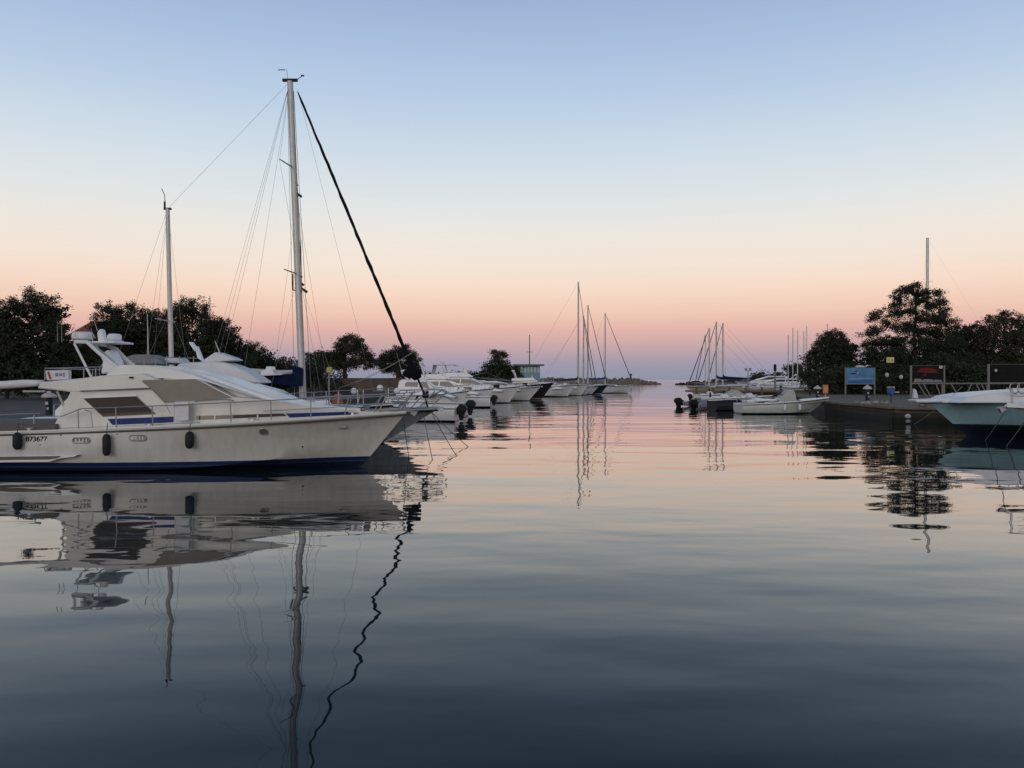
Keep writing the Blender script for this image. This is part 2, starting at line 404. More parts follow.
mole('breakwater', (12, 455), (WX(660, 452), 452), 9, 3.6, rock_m, 'long tan rock breakwater left of the harbour mouth', 420, 3)
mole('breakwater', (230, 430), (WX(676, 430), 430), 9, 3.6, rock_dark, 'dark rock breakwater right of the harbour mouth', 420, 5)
bc = thing('beacon', 'small dark beacon post on the tan breakwater', 'beacon', (WX(631, 452), 452, 2.6))
MB().lathe([(.5, 0), (.35, .3), (.3, 2.2), (.3, 2.6)], n=8).build('post', rock_dark, bc)
MB().lathe([(.55, 2.6), (.6, 3.3), (.2, 3.7)], n=8).build('lantern', rock_dark, bc)
# low dark land behind the right basin
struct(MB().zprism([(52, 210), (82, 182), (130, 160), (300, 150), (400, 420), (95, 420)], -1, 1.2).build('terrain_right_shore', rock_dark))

# ------------------------------------------------------------ trees
def tree(name, x, y, z, height, width, label, leaf, group=None, style='round', seed=1, n=None, ls=.2, trunk=None, depth=None, outline=None, lobes_n=60):
    rnd = random.Random(seed); t_ = thing(name, label, 'bush' if 'bush' in name or 'hedge' in name else 'tree', (x, y, z), 0, group)
    rx = width/2; ry = (depth or width)/2
    lobes = []
    if style == 'round':
        for i in range(64):
            a = rnd.uniform(0, 6.28); e = rnd.uniform(.06, .90); q = max(0, 1-(abs(e-.40)/.56)**2.4)**.5
            rr = (rnd.random()**.5)*.92*q
            lobes.append((rr*rx*math.cos(a), rr*ry*math.sin(a), height*e, rx*rnd.uniform(.16, .30), height*rnd.uniform(.06, .11)))
    elif style == 'pine':      # uneven tiers with gaps
        for i in range(92):
            e = rnd.uniform(.10, .96); q = (min(1, (1.04-e)*1.9))**.75*rnd.random()**.45; a = rnd.uniform(0, 6.28)
            lobes.append((q*rx*math.cos(a)*.95+.12*rx*max(0, e-.5), q*ry*math.sin(a), height*e, rx*rnd.uniform(.09, .17), height*rnd.uniform(.025, .05)))
    elif style == 'umbrella':
        for i in range(44):
            a = rnd.uniform(0, 6.28); rr = math.sqrt(rnd.random())*.92
            e = .34+.56*(1-rr**2.2)*rnd.uniform(.15, 1)
            lobes.append((rr*rx*math.cos(a), rr*ry*math.sin(a), height*e, rx*rnd.uniform(.16, .26), height*rnd.uniform(.06, .11)))
        for i in range(4):
            lobes.append((rnd.uniform(-.5, .5)*rx, 0, height*rnd.uniform(.88, 1.0), rx*.12, height*.05))
    elif style == 'hedge':
        for i in range(int(30+width*2.2)):
            u = rnd.uniform(-1, 1)
            hh = .55+.4*abs(noise.noise(Vector((u*width*.22, seed*3.1, 0))))*1.6
            lobes.append((u*rx, rnd.uniform(-1, 1)*ry, height*hh*rnd.uniform(.15, 1), height*rnd.uniform(.22, .4), height*rnd.uniform(.14, .26)))
    elif style == 'outline':
        prof, bot = outline; Yd = y
        pa, pb = prof[0][0], prof[-1][0]; K = lobes_n
        for i in range(K):
            px = rnd.uniform(pa, pb) if i > K*.45 else pa+(pb-pa)*(i+.5)/(K*.45)
            for (x0, y0), (x1, y1) in zip(prof, prof[1:]):
                if x0 <= px <= x1: pt = y0+(y1-y0)*(px-x0)/max(1e-6, x1-x0); break
            yo = rnd.uniform(-1, 1)*ry
            zt_ = WZ(pt, Yd)-z; zb0 = WZ(bot, Yd)-z; hh = max(.6, zt_-zb0)
            inner = i > K*.45; rz_ = min(hh*.30, rnd.uniform(.9, 1.7) if inner else rnd.uniform(.45, 1.0)); rx_ = rz_*rnd.uniform(.9, 1.5)
            zc = zt_-rz_*1.05 if i <= K*.45 else rnd.uniform(zb0+rz_*.6, max(zb0+rz_*.6+.01, zt_-rz_))
            lobes.append((WX(px, Yd)-x, yo*(.4 if i <= K*.45 else .6), zc, rx_, rz_, 1.7 if inner else 1.0))
        for i in range(int(K*.4)):      # small sprays breaking the skyline
            px = rnd.uniform(pa+2, pb-2)
            for (x0, y0), (x1, y1) in zip(prof, prof[1:]):
                if x0 <= px <= x1: pt = y0+(y1-y0)*(px-x0)/max(1e-6, x1-x0); break
            lobes.append((WX(px, Yd)-x, rnd.uniform(-.4, .4)*ry, WZ(pt, Yd)-z+rnd.uniform(-.2, .45), rnd.uniform(.18, .38), rnd.uniform(.25, .5)))
    elif style == 'lobes':
        for (px, py, a, b) in outline:
            f = y/F; lobes.append((WX(px, y)-x, rnd.uniform(-.5, .5)*ry, WZ(py, y)-z, a*f*(.95 if py < 318 else 1.2), b*f*(.95 if py < 318 else 1.25)))
            for q in range(3):
                lobes.append((WX(px+rnd.uniform(-.8, .8)*a, y)-x, rnd.uniform(-1, 1)*ry, WZ(py+rnd.uniform(-.7, .7)*b, y)-z, a*f*.45, b*f*.45))
    # trunk with limbs reaching the lobes
    tk = MB(); tr = trunk or height*.026
    th = height*(.9 if style in ('pine', 'lobes') else .45)
    if style != 'hedge':
        tp = [(0, 0, -.1)]
        for i in range(1, 6):
            tp.append((math.sin(i*1.7+seed)*.02*height, math.cos(i*1.3+seed)*.02*height, th*i/5))
        tk.path(tp, [tr*(1.25-.17*i) for i in range(6)], 7)
        for lb in lobes[:20]:
            hz = min(th, max(height*.12, lb[2]*.72 if style not in ('pine', 'lobes') else lb[2]-.02*height)); k = hz/th*5; i = int(max(0, min(4, k))); f = k-i
            b0 = Vector(tp[i]).lerp(Vector(tp[i+1]), min(1, f)); e = Vector(lb[:3])
            md = b0.lerp(e, .5)+Vector((rnd.uniform(-.3, .3), rnd.uniform(-.3, .3), .04*height))
            tk.path([b0, md, e], [tr*.42, tr*.27, tr*.10], 5)
            for q in range(3):
                tk.path([md.lerp(e, .5), e+Vector((rnd.uniform(-1, 1)*lb[3], rnd.uniform(-1, 1)*lb[3], rnd.uniform(0, 1)*lb[4]*1.6))], [tr*.12, tr*.04], 4)
    else:
        for i in range(10):
            u = -1+2*(i+.5)/10
            MB().path([(u*rx*.9, 0, -.1), (u*rx*.9+.2, .1, height*.5)], [.09, .04], 5).build('stem', bark, t_)
    if style != 'hedge': tk.build('trunk', bark, t_)
    vols = [lb[3]**2*lb[4] for lb in lobes]; pw = .62; tot = sum(v**pw for v in vols)
    n = n or 16000; vs = []; fs = []
    for lb, v in zip(lobes, vols):
        cnt = int(n*v**pw/tot); tw = max(4, cnt//26)
        for _ in range(tw):
            # a twig cluster near the lobe's shell
            while True:
                d = Vector((rnd.gauss(0, 1), rnd.gauss(0, 1), rnd.gauss(0, 1)))
                if d.length > .1: break
            d.normalize(); q = rnd.random()**.4*rnd.uniform(.75, 1.22)
            cx, cy, cz = lb[0]+d.x*lb[3]*q, lb[1]+d.y*lb[3]*q*(1 if style in ('hedge', 'outline', 'lobes') else ry/rx), lb[2]+d.z*lb[4]*q
            sg = ls*rnd.uniform(.9, 1.9); lf = lb[5] if len(lb) > 5 else 1.0
            for k in range(26):
                c = Vector((cx+rnd.gauss(0, sg), cy+rnd.gauss(0, sg), max(.02, cz+rnd.gauss(0, sg*.7))))
                a = Vector((rnd.uniform(-1, 1), rnd.uniform(-1, 1), rnd.uniform(-.6, .9))); a.normalize()
                b = a.orthogonal().normalized()
                b = (b*math.cos(k) + a.cross(b)*math.sin(k))
                s1 = ls*lf*rnd.uniform(.7, 1.5); s2 = s1*rnd.uniform(.45, .75); o = len(vs)
                vs += [c-a*s1*.5, c+b*s2*.5, c+a*s1*.5, c-b*s2*.5]; fs.append((o, o+1, o+2, o+3))
    mb = MB(); mb.v = [tuple(v) for v in vs]; mb.f = fs; mb.build('crown', leaf, t_)
    return t_

def tree_px(name, pxc, pybase_z, pytop, pxw, Y, label, leaf, style='round', seed=1, n=16000, ls=.22, group=None, **k):
    x = WX(pxc, Y); z = pybase_z; h = WZ(pytop, Y)-z; wd = pxw*Y/F
    return tree(name, x, Y, z, h, wd, label, leaf, group, style, seed, n, ls, **k)
def tree_o(name, prof, bot, Y, base, label, leaf, seed, n, group=None, ls=.14, depth=6, K=70, style='outline', trunk=.18, lean=None):
    pxc = (prof[0][0]+prof[-1][0])/2 if style == 'outline' else sum(p[0] for p in prof)/len(prof)
    if lean is not None: pxc = lean
    top = min(p[1] for p in prof)
    return tree(name, WX(pxc, Y), Y, base, WZ(top, Y)-base, (max(p[0] for p in prof)-min(p[0] for p in prof))*Y/F, label, leaf, group, style, seed, n, ls, trunk, depth,
                outline=(prof, bot) if style == 'outline' else prof, lobes_n=K)
GL = 'dark trees behind the left quay'
tree_o('broadleaf_tree', [(-50, 308), (-20, 304), (-2, 310), (6, 304), (16, 303), (22, 296), (32, 294), (40, 299), (46, 298), (52, 306), (57, 316), (60, 330), (62, 352)], 392, 74, QZ, 'wide dark tree at the left edge behind the cream yacht stern', leafA, 11, 62000, GL, K=130)
tree_o('broadleaf_tree', [(58, 358), (64, 346), (74, 344), (84, 346), (98, 340), (108, 352)], 392, 78, QZ, 'low dark tree in front of the terracotta roof', leafB, 18, 14000, GL, K=40)
tree_o('broadleaf_tree', [(94, 350), (97, 324), (101, 311), (107, 306), (114, 311), (121, 308), (130, 306), (137, 313), (145, 312), (152, 318), (160, 335)], 392, 84, QZ, 'spiky topped dark tree just left of the mizzen mast', leafA, 13, 34000, GL, K=80)
tree_o('broadleaf_tree', [(140, 345), (148, 322), (158, 316), (170, 318), (178, 335)], 392, 88, QZ, 'dark tree directly behind the mizzen mast', leafB, 15, 16000, GL, K=40)
tree_o('broadleaf_tree', [(158, 340), (164, 318), (170, 311), (180, 308), (190, 303), (198, 304), (205, 309), (209, 320), (216, 334)], 392, 82, QZ, 'tall dark tree just right of the mizzen mast', leafA, 14, 36000, GL, K=80)
tree_o('broadleaf_tree', [(204, 340), (210, 323), (217, 321), (226, 321), (232, 330), (236, 340), (246, 350), (252, 352)], 392, 85, QZ, 'dark tree sloping down towards the main mast', leafC, 16, 26000, GL, K=60)
tree_o('broadleaf_tree', [(240, 356), (249, 347), (257, 349), (266, 357), (274, 362), (283, 359), (290, 366), (297, 372)], 392, 92, QZ, 'low dark tree left of the main mast foot', leafC, 17, 20000, GL, K=60)
tree_o('broadleaf_tree', [(300, 372), (303, 362), (308, 355), (313, 356), (317, 364), (321, 374)], 388, 108, QZ, 'small dark tree just right of the main mast', leafC, 19, 9000, GL, K=26)
F1 = [(317, 361, 5, 5), (323, 357, 7, 5), (331, 359, 8, 6), (339, 356, 8, 6), (346, 350, 9, 7), (354, 347, 9, 7), (362, 351, 8, 6), (367, 358, 8, 6), (358, 362, 9, 5), (346, 364, 9, 5), (334, 366, 8, 4), (344, 340, 5, 3), (352, 337, 6, 3.5), (360, 341, 5, 3), (338, 345, 3.5, 3), (322, 365, 6, 4), (370, 366, 5, 4)]
tree_o('spreading_tree', F1, 0, 116, 2.7, 'spreading tree with twiggy top on the earth bank', leafB, 23, 30000, None, .17, 7, style='lobes', trunk=.3, lean=345)
F2 = [(381, 362, 5, 5), (387, 357, 7, 5), (395, 355, 7, 5), (403, 353, 7, 5), (410, 356, 6, 5), (414, 364, 6, 6), (406, 366, 8, 6), (396, 368, 8, 5), (386, 369, 7, 4), (408, 375, 9, 4), (418, 373, 4, 4), (398, 349, 2.5, 2.5), (407, 348, 2.5, 2)]
tree_o('spreading_tree', F2, 0, 115, 2.7, 'dark spreading tree behind the thick black furled forestay', leafA, 24, 24000, None, .17, 7, style='lobes', trunk=.3, lean=398)
tree_o('broadleaf_tree', [(481, 375), (486, 367), (492, 363), (500, 362), (508, 365), (514, 366), (519, 376)], 384, 150, 2.2, 'low dark tree left of the pale blue building', leafA, 26, 9000, ls=.26, K=30)
tree_o('slender_tree', [(497, 357, 3.6, 2.2), (501, 353, 2.8, 2), (495, 352, 2, 1.5), (500, 361, 4, 2.2), (504, 356, 2, 1.6)], 0, 152, 2.2, 'thin airy treetop rising above the low dark tree', leafB, 27, 1500, ls=.24, style='lobes', depth=3, lean=499, trunk=.1)
tree_px('hedge', 130, QZ, 345, 420, 98, 'long dark hedge behind the left quay road', leafA, 'hedge', 31, 36000, .28, depth=5)
tree_px('hedge', 470, 2.2, 371, 100, 158, 'low scrub behind the moored white motor yachts', leafA, 'hedge', 32, 8000, .35, depth=5)

GR = 'dark trees behind the right quay'
tree_o('round_bush', [(811, 378), (812, 360), (815, 349), (820, 340), (828, 335), (836, 334), (842, 337), (847, 344), (850, 356), (851, 374)], 393, 108, QZ, 'rounded dark bush left of the blue billboard', leafA, 41, 38000, K=90, depth=5)
PN = [(905, 291, 8, 5), (913, 287, 6, 3.5), (920, 292, 7, 5), (934, 296, 6, 5), (941, 302, 6, 4), (897, 298, 6, 4), (903, 303, 9, 5), (918, 302, 9, 5.5), (930, 307, 9, 6), (943, 311, 6, 4), (887, 309, 5, 3.5), (878, 314, 5, 3.5), (870, 319, 4.5, 3), (893, 314, 8, 5), (908, 315, 9, 6), (922, 318, 10, 6), (937, 320, 9, 6), (947, 324, 6, 5), (868, 334, 5, 2.6), (876, 330, 6, 3.5), (886, 325, 7, 4.5), (898, 328, 9, 6), (914, 330, 9, 6), (930, 332, 10, 6), (945, 335, 9, 6), (873, 344, 6, 4), (883, 340, 8, 5), (900, 342, 9, 6), (918, 345, 10, 7), (936, 347, 11, 7), (952, 346, 8, 7), (876, 354, 8, 5), (892, 355, 10, 6), (910, 358, 11, 7), (930, 361, 12, 7), (950, 361, 10, 7), (882, 368, 11, 7), (900, 371, 12, 7), (922, 373, 13, 7), (945, 374, 13, 7), (870, 380, 9, 6), (890, 383, 12, 6), (915, 384, 13, 6), (940, 385, 13, 6)]
tree_o('pine_tree', PN, 0, 100, QZ, 'tall uneven pine with gaps in front of the tall mast', leafC, 44, 84000, GR, .16, 6, style='lobes', trunk=.26, lean=915)
tree_o('broadleaf_tree', [(860, 372), (866, 352), (874, 345), (884, 341), (900, 343), (925, 341), (945, 338), (960, 350)], 392, 106, QZ, 'dark tree under the tall pine', leafA, 43, 26000, GR, K=80)
tree_o('broadleaf_tree', [(943, 360), (947, 336), (954, 328), (963, 330), (971, 329), (977, 326), (984, 330), (990, 345)], 392, 104, QZ, 'dark tree just right of the tall pine', leafA, 45, 32000, GR, K=80)
tree_o('broadleaf_tree', [(978, 350), (985, 328), (990, 319), (997, 317), (1005, 315), (1014, 318), (1024, 317), (1034, 322), (1044, 335)], 392, 101, QZ, 'wide dark tree at the right edge of the photo', leafB, 46, 44000, GR, K=100)
tree_o('broadleaf_tree', [(1030, 345), (1040, 325), (1056, 315), (1075, 318), (1090, 335)], 392, 104, QZ, 'dark tree cut off by the right edge of the photo', leafA, 47, 16000, GR, K=50)
tree_px('hedge', 935, QZ, 355, 240, 97, 'dark hedge behind the billboards', leafA, 'hedge', 48, 30000, .26, depth=4)
tree_px('hedge', 864, QZ, 366, 60, 110, 'dark scrub between the round bush and the pine', leafA, 'hedge', 49, 9000, .3, depth=4)
tree_px('broadleaf_tree', 774, 1.2, 371, 40, 230, 'low dark trees beyond the right pier, left of the far masts', leafA, 'hedge', seed=51, n=5000, ls=.45)
tree_px('broadleaf_tree', 797, 1.2, 364, 30, 225, 'small dark tree behind the row of thin far masts', leafA, seed=52, n=5000, ls=.4)

# ------------------------------------------------------------ hull
def hull_shape(L, B, zs, zb, draft=.4, rake=.9, tr=.88, full=2.3, chf=.9, tlean=.0, ch=.12, chb=.42, chw=.55, rexp=3.5):
    def sheer(t):
        b = B/2*(tr+(1-tr)*math.sin(min(1, t/.42)*math.pi/2)) if t < .42 else B/2*(max(0, 1-((t-.42)/.58)**full))
        return L*t, max(b, .012), zs+(zb-zs)*t**1.5
    def ring(t):
        x, b, z = sheer(t); q = max(0, (t-.35)/.65)
        bc = b*chf*(1-chw*q**1.4); zc = ch+(zb*chb)*q**2.6; zk = -draft+(draft+.0)*q**3.2
        pts = []
        prof = [(0, zk), (bc*.5, zk+(zc-zk)*.5), (bc, zc)]
        for u in (.33, .66, 1):
            bulge = math.sin(u*math.pi)*.035*B*(1-q) - math.sin(u*math.pi)*.16*b*q
            prof.append((bc+(b-bc)*u+bulge, zc+(z-zc)*u))
        out_ = []
        for (yy, zz) in prof:
            xx = x - rake*(1-(zz+draft*.0)/z)*t**rexp + tlean*(1-zz/z)*(1-t)**8
            out_.append((xx, max(0.0, yy), zz))
        return out_
    return sheer, ring
def boat_hull(root, sheer, ring, hm, dm, N=26, deck_drop=0.0, rub=black, rubr=.035):
    mb = MB(); rowsP = []; rowsS = []
    for i in range(N+1):
        t = 1-(1-i/N)**1.25; r = ring(t)
        rowsP.append([(x, y, z) for x, y, z in r]); rowsS.append([(x, -y, z) for x, y, z in r])
    mb.grid(rowsP, flip=True); mb.grid(rowsS)
    r0 = ring(0)
    mb.add([(x, y, z) for x, y, z in r0]+[(x, -y, z) for x, y, z in reversed(r0)], [tuple(range(2*len(r0)))])
    h = mb.build('hull', hm, root, smooth='auto')
    d = MB(); rows = []
    for i in range(N+1):
        t = i/N; x, b, z = sheer(t); z -= deck_drop; b = max(b-.02, .005)
        rows.append([(x, -b, z), (x, -b*.5, z+.04), (x, 0, z+.06), (x, b*.5, z+.04), (x, b, z)])
    d.grid(rows); d.build('deck', dm, root)
    rr = MB()
    for s in (-1, 1):
        rr.path([(sheer(i/N)[0]+.01, s*(sheer(i/N)[1]+.012), sheer(i/N)[2]-.05) for i in range(N+1)], rubr, 5)
    rr.build('rub_rail', rub, root)
    return h
def rail(root, sheer, t0, t1, h, n, m=steel, inset=.12, r=.014, lean=0, mid=True, hb=None):
    pr = MB()
    hb = hb or h
    def P(t, s, hh):
        x, b, z = sheer(t); return (x+lean*hh*(t**3), s*max(.04, b-inset), z+hh)
    for s in (-1, 1):
        K = 20
        pr.path([P(t0+(t1-t0)*i/K, s, h+(hb-h)*i/K) for i in range(K+1)], r, 5)
        if mid: pr.path([P(t0+(t1-t0)*i/K, s, (h+(hb-h)*i/K)*.52) for i in range(K+1)], r*.6, 4)
    a = P(t1, -1, hb); b = P(t1, 1, hb); pr.path([a, ((a[0]+b[0])/2+.18, 0, a[2]), b], r, 5)
    pr.build('railing', m, root)
    for s in (-1, 1):
        for i in range(n):
            t = t0+(t1-t0)*i/(n-1)
            x, bb, z = sheer(t)
            MB().tube((x-.1*lean, s*max(.04, bb-inset), z), P(t, s, h+(hb-h)*i/(n-1)), r*1.1, n=5).build('stanchion', m, root)
def warped(poly, fa, fb, step=.35):
    """prism whose two faces follow y = fa(x,z) and y = fb(x,z), cut into strips so that the surface bends smoothly"""
    bm = bmesh.new(); n = len(poly)
    A = [bm.verts.new((x, -1, z)) for x, z in poly]; B_ = [bm.verts.new((x, 1, z)) for x, z in poly]
    bm.faces.new(A); bm.faces.new(B_[::-1])
    for i in range(n): bm.faces.new((A[i], B_[i], B_[(i+1) % n], A[(i+1) % n]))
    xs = [p[0] for p in poly]; x = min(xs)+step
    while x < max(xs)-.02:
        bmesh.ops.bisect_plane(bm, geom=bm.verts[:]+bm.edges[:]+bm.faces[:], plane_co=(x, 0, 0), plane_no=(1, 0, 0)); x += step
    for v in bm.verts: v.co.y = fa(v.co.x, v.co.z) if v.co.y < 0 else fb(v.co.x, v.co.z)
    bmesh.ops.recalc_face_normals(bm, faces=bm.faces[:])
    mb = MB(); bm.verts.index_update(); mb.add([tuple(v.co) for v in bm.verts], [tuple(v.index for v in f.verts) for f in bm.faces]); bm.free()
    return mb
def house(root, poly, w0, z0, k, m, name='cabin', bevel=.05, lim=None):
    """profile polygon (x,z), half width w0 at height z0 falling by k per metre"""
    wf = lambda x, z: max(.1, min(w0-k*(z-z0), lim(x) if lim else 9))
    if lim: warped(poly, lambda x, z: -wf(x, z), wf).build(name, m, root, smooth='auto'); wf.lim = True
    else: MB().prism(poly, lambda x, z: -wf(x, z), lambda x, z: wf(x, z)).build(name, m, root, bevel=bevel)
    return wf
def side_panel(root, poly, wf, m, name, off=.012, both=True, th=.02, parent=None):
    for s in ((-1, 1) if both else (-1,)):
        if getattr(wf, 'lim', False):
            a = lambda x, z: s*(wf(x, z)+off); b = lambda x, z: s*(wf(x, z)-th)
            o = warped(poly, a, b).build(name, m, parent or root)
        else:
            mb = MB(); n = len(poly)
            vs = [(x, s*(wf(x, z)+off), z) for x, z in poly]+[(x, s*(wf(x, z)-th), z) for x, z in poly]
            f = [tuple(range(n)), tuple(range(2*n-1, n-1, -1))]+[(i, (i+1) % n, n+(i+1) % n, n+i) for i in range(n)]
            mb.add(vs, f); o = mb.build(name, m, parent or root)
    return o
def fender(x, y, ztop, h, r, label, m=rubber, rope_top=None):
    f = thing('fender', label, 'fender', (x, y, ztop-h), 0, None)
    MB().lathe([(.03, 0), (r*.7, .03), (r, r*.9), (r*1.03, h/2), (r, h-r*.9), (r*.7, h-.03), (.03, h)], n=12).build('body', m, f, smooth=True)
    MB().tube((0, 0, h), (0, .05, (rope_top or ztop+.35)-(ztop-h)), .012, n=5).build('rope', darkrope, f)
    return f

def outboard(root, x, y, z, s=1.0, dirx=-1, m=black, tilt=0.0):
    s = s*.82; z += .06
    """engine on a transom at x, facing away along dirx"""
    e = MB(); d = dirx
    z -= .30*s
    e.prism([(x+d*.02*s, z-.02*s), (x+d*.05*s, z+.36*s), (x+d*.20*s, z+.50*s), (x+d*.52*s, z+.47*s), (x+d*.70*s, z+.28*s), (x+d*.66*s, z+.06*s), (x+d*.46*s, z-.05*s)], y-.21*s, y+.21*s)
    o = e.build('outboard_motor', m, root, bevel=.035*s)
    lg = MB(); lg.prism([(x+d*.06*s, z+.02*s), (x+d*.60*s, z+.02*s), (x+d*(.46+tilt)*s, z-.35*s), (x+d*(.40+tilt)*s, z-.62*s), (x+d*(.20+tilt)*s, z-.62*s), (x+d*(.10+tilt)*s, z-.35*s)], y-.09*s, y+.09*s)
    lg.prism([(x+d*(.10+tilt)*s, z-.40*s), (x+d*(.62+tilt)*s, z-.40*s), (x+d*(.60+tilt)*s, z-.44*s), (x+d*(.12+tilt)*s, z-.44*s)], y-.14*s, y+.14*s)
    lg.build('leg', m, o)
    pr = MB()
    for k in range(3):
        a = k*2.094; pr.box((x+d*(.55+tilt)*s, y+.08*s*math.cos(a), z-.62*s+.08*s*math.sin(a)), (.03*s, .13*s, .05*s))
    pr.build('propeller', steel, o)
    br = MB(); br.box((x+d*.04*s, y, z+.05*s), (.26*s, .40*s, .5*s), 0, .3); br.build('bracket', m, o)
    return o
def radar_dome(root, c, r, h, m=gel_white):
    return MB().lathe([(r*.6, 0), (r*.95, .04), (r, h*.4), (r*.96, h*.8), (r*.75, h), (.05, h*1.04)], c, 16).build('radar_dome', m, root, smooth='auto')
def antenna(root, p0, p1, r=.012, m=white_p): return MB().tube(p0, p1, r, r*.4, 5).build('antenna', m, root)

# ------------------------------------------------------------ hero yacht
OY = 24.2; OX = -17.0
hero = thing('motor_yacht', 'cream flybridge motor yacht with navy waterline and number 873677, nearest on the left', 'yacht', (OX, OY, 0))
def hx(px, Y=22.7): return (px-512)*Y/F-OX
def hz(py, Y=22.7): return HC-(py-HY)*Y/F
def hp(l, Y=22.7): return [(hx(a, Y), hz(b, Y)) for a, b in l]
LB = WX(406, OY)-OX
sh, rg = hull_shape(LB, 3.9, 1.06, 1.60, .5, 1.32, .93, 2.7, .93, ch=.05, chb=.55, chw=.42, rexp=4.2)
boat_hull(hero, sh, rg, hull_hero, gel_cream, 34, rub=mat('rub_strip', (.10, .09, .08), .6), rubr=.03)
# toe rail / gunwale lip above the rub strip
tr_ = MB()
for s in (-1, 1): tr_.path([(sh(i/30)[0], s*max(.01, sh(i/30)[1]-.05), sh(i/30)[2]+.02) for i in range(31)], .045, 6)
tr_.build('gunwale', gel_cream, hero)
# deck house
W0 = 1.48
house_poly = hp([(51, 431), (70, 391), (80, 388.5), (150, 385), (163, 379), (196, 379), (232, 397), (270, 400.5), (303, 407), (350, 412.5), (372, 414.5), (372, 424), (51, 433)])
wf = house(hero, house_poly, W0, 1.2, .035, gel_cream, 'deckhouse', .05, lim=lambda x: max(.1, sh(min(1, x/LB))[1]-.36))
# flybridge deck with aft overhang
wfb = house(hero, hp([(36, 388.5), (39, 382), (82, 378), (100, 375.5), (142, 373.5), (158, 380), (150, 389.2), (70, 392.4), (60, 391)]), 1.475, 1.2, .02, gel_cream, 'flybridge_deck', .04)
side_panel(hero, hp([(80, 390.4), (150, 388), (150, 389.2), (80, 391.6)]), lambda x, z: 1.455, mat('trim_dark', (.12, .11, .10), .5), 'trim_strip', .01)
wfc = house(hero, hp([(99, 376.5), (107, 368), (114, 364.4), (140, 364.8), (166, 368.5), (190, 375), (230, 389), (262, 400), (200, 381), (150, 378)]), 1.30, 2.2, .20, gel_cream, 'flybridge_coaming', .05)
house(hero, hp([(150, 368.5), (172, 369), (205, 376), (240, 388.5), (292, 405.5), (200, 400), (160, 378)]), .95, 2.2, .25, gel_white, 'foredeck_roof', .06)
side_panel(hero, hp([(81.6, 397.9), (135.4, 395.6), (156, 414.3), (102.5, 417.0)]), wf, mat('window_gasket', (.20, .19, .18), .5), 'window_gasket', .008)
side_panel(hero, hp([(83, 398.6), (135, 396.4), (154, 413.6), (103, 416.2)]), wf, brown_screen, 'window', .014)
side_panel(hero, hp([(101, 413.6), (152, 411.4), (154, 413.6), (103, 416.2)]), wf, mat('screen_lower', (.10, .085, .07), .8), 'window_screen_hem', .018)
# canvas grey lower half of the window screen is a blind
side_panel(hero, hp([(82, 397.4), (136, 395.2), (136, 396.2), (82.5, 398.4)]), wf, gel_white, 'window_frame', .03)
side_panel(hero, hp([(107, 419), (173, 416.6), (173, 422.4), (112, 425)]), wf, blue_paint, 'stripe', .012)
side_panel(hero, hp([(196, 416), (280, 413.8), (283, 416.6), (196, 420)]), wf, glass_dark, 'window', .012)
side_panel(hero, hp([(282, 414), (340, 413), (352, 414.6), (345, 416), (286, 418.2)]), wf, blue_paint, 'stripe', .014)
for q in (214, 255): side_panel(hero, hp([(q, 415.4), (q+1.3, 415.4), (q+1.3, 419.6), (q, 419.8)]), wf, gel_cream, 'window_bar', .03)
side_panel(hero, hp([(142, 380), (195, 379), (231, 397.6), (164, 403)]), wf, taupe, 'windscreen_cover', .035, th=.01)
fold = MB()
fp = hp([(142, 381), (166, 400)]); fold.tube((fp[0][0], -wf(*fp[0])-.03, fp[0][1]), (fp[1][0], -wf(*fp[1])-.03, fp[1][1]), .025)
fold.build('cover_hem', taupe, hero)
vt = hp([(154, 379.5)]); MB().lathe([(.05, -.05), (.05, .08), (.09, .10), (.09, .16), (.03, .17)], (vt[0][0], -1.0, vt[0][1]), 10).build('vent', black, hero)
# grab rails
for l in ([(82, 391), (149, 388)], [(196, 400.8), (228, 399.0), (232, 400)]):
    gr = MB(); q = hp(l); gr.path([(x, -wf(x, z)-.17, z) for x, z in q], .016, 5)
    for x, z in q: gr.tube((x, -wf(x, z), z-.02), (x, -wf(x, z)-.17, z), .016, n=5)
    gr.build('grab_rail', steel, hero)
# boarding gate panel
g = MB(); q = hp([(173.5, 402), (187.5, 401.5), (187.5, 420.5), (173.5, 421)], 22.4); g.prism(q, -1.74, -1.71); g.build('gate_panel', white_canvas, hero)
gf = MB(); gf.path([(x, -1.725, z) for x, z in q], .02, 5, closed=True); gf.build('gate_frame', white_p, hero)
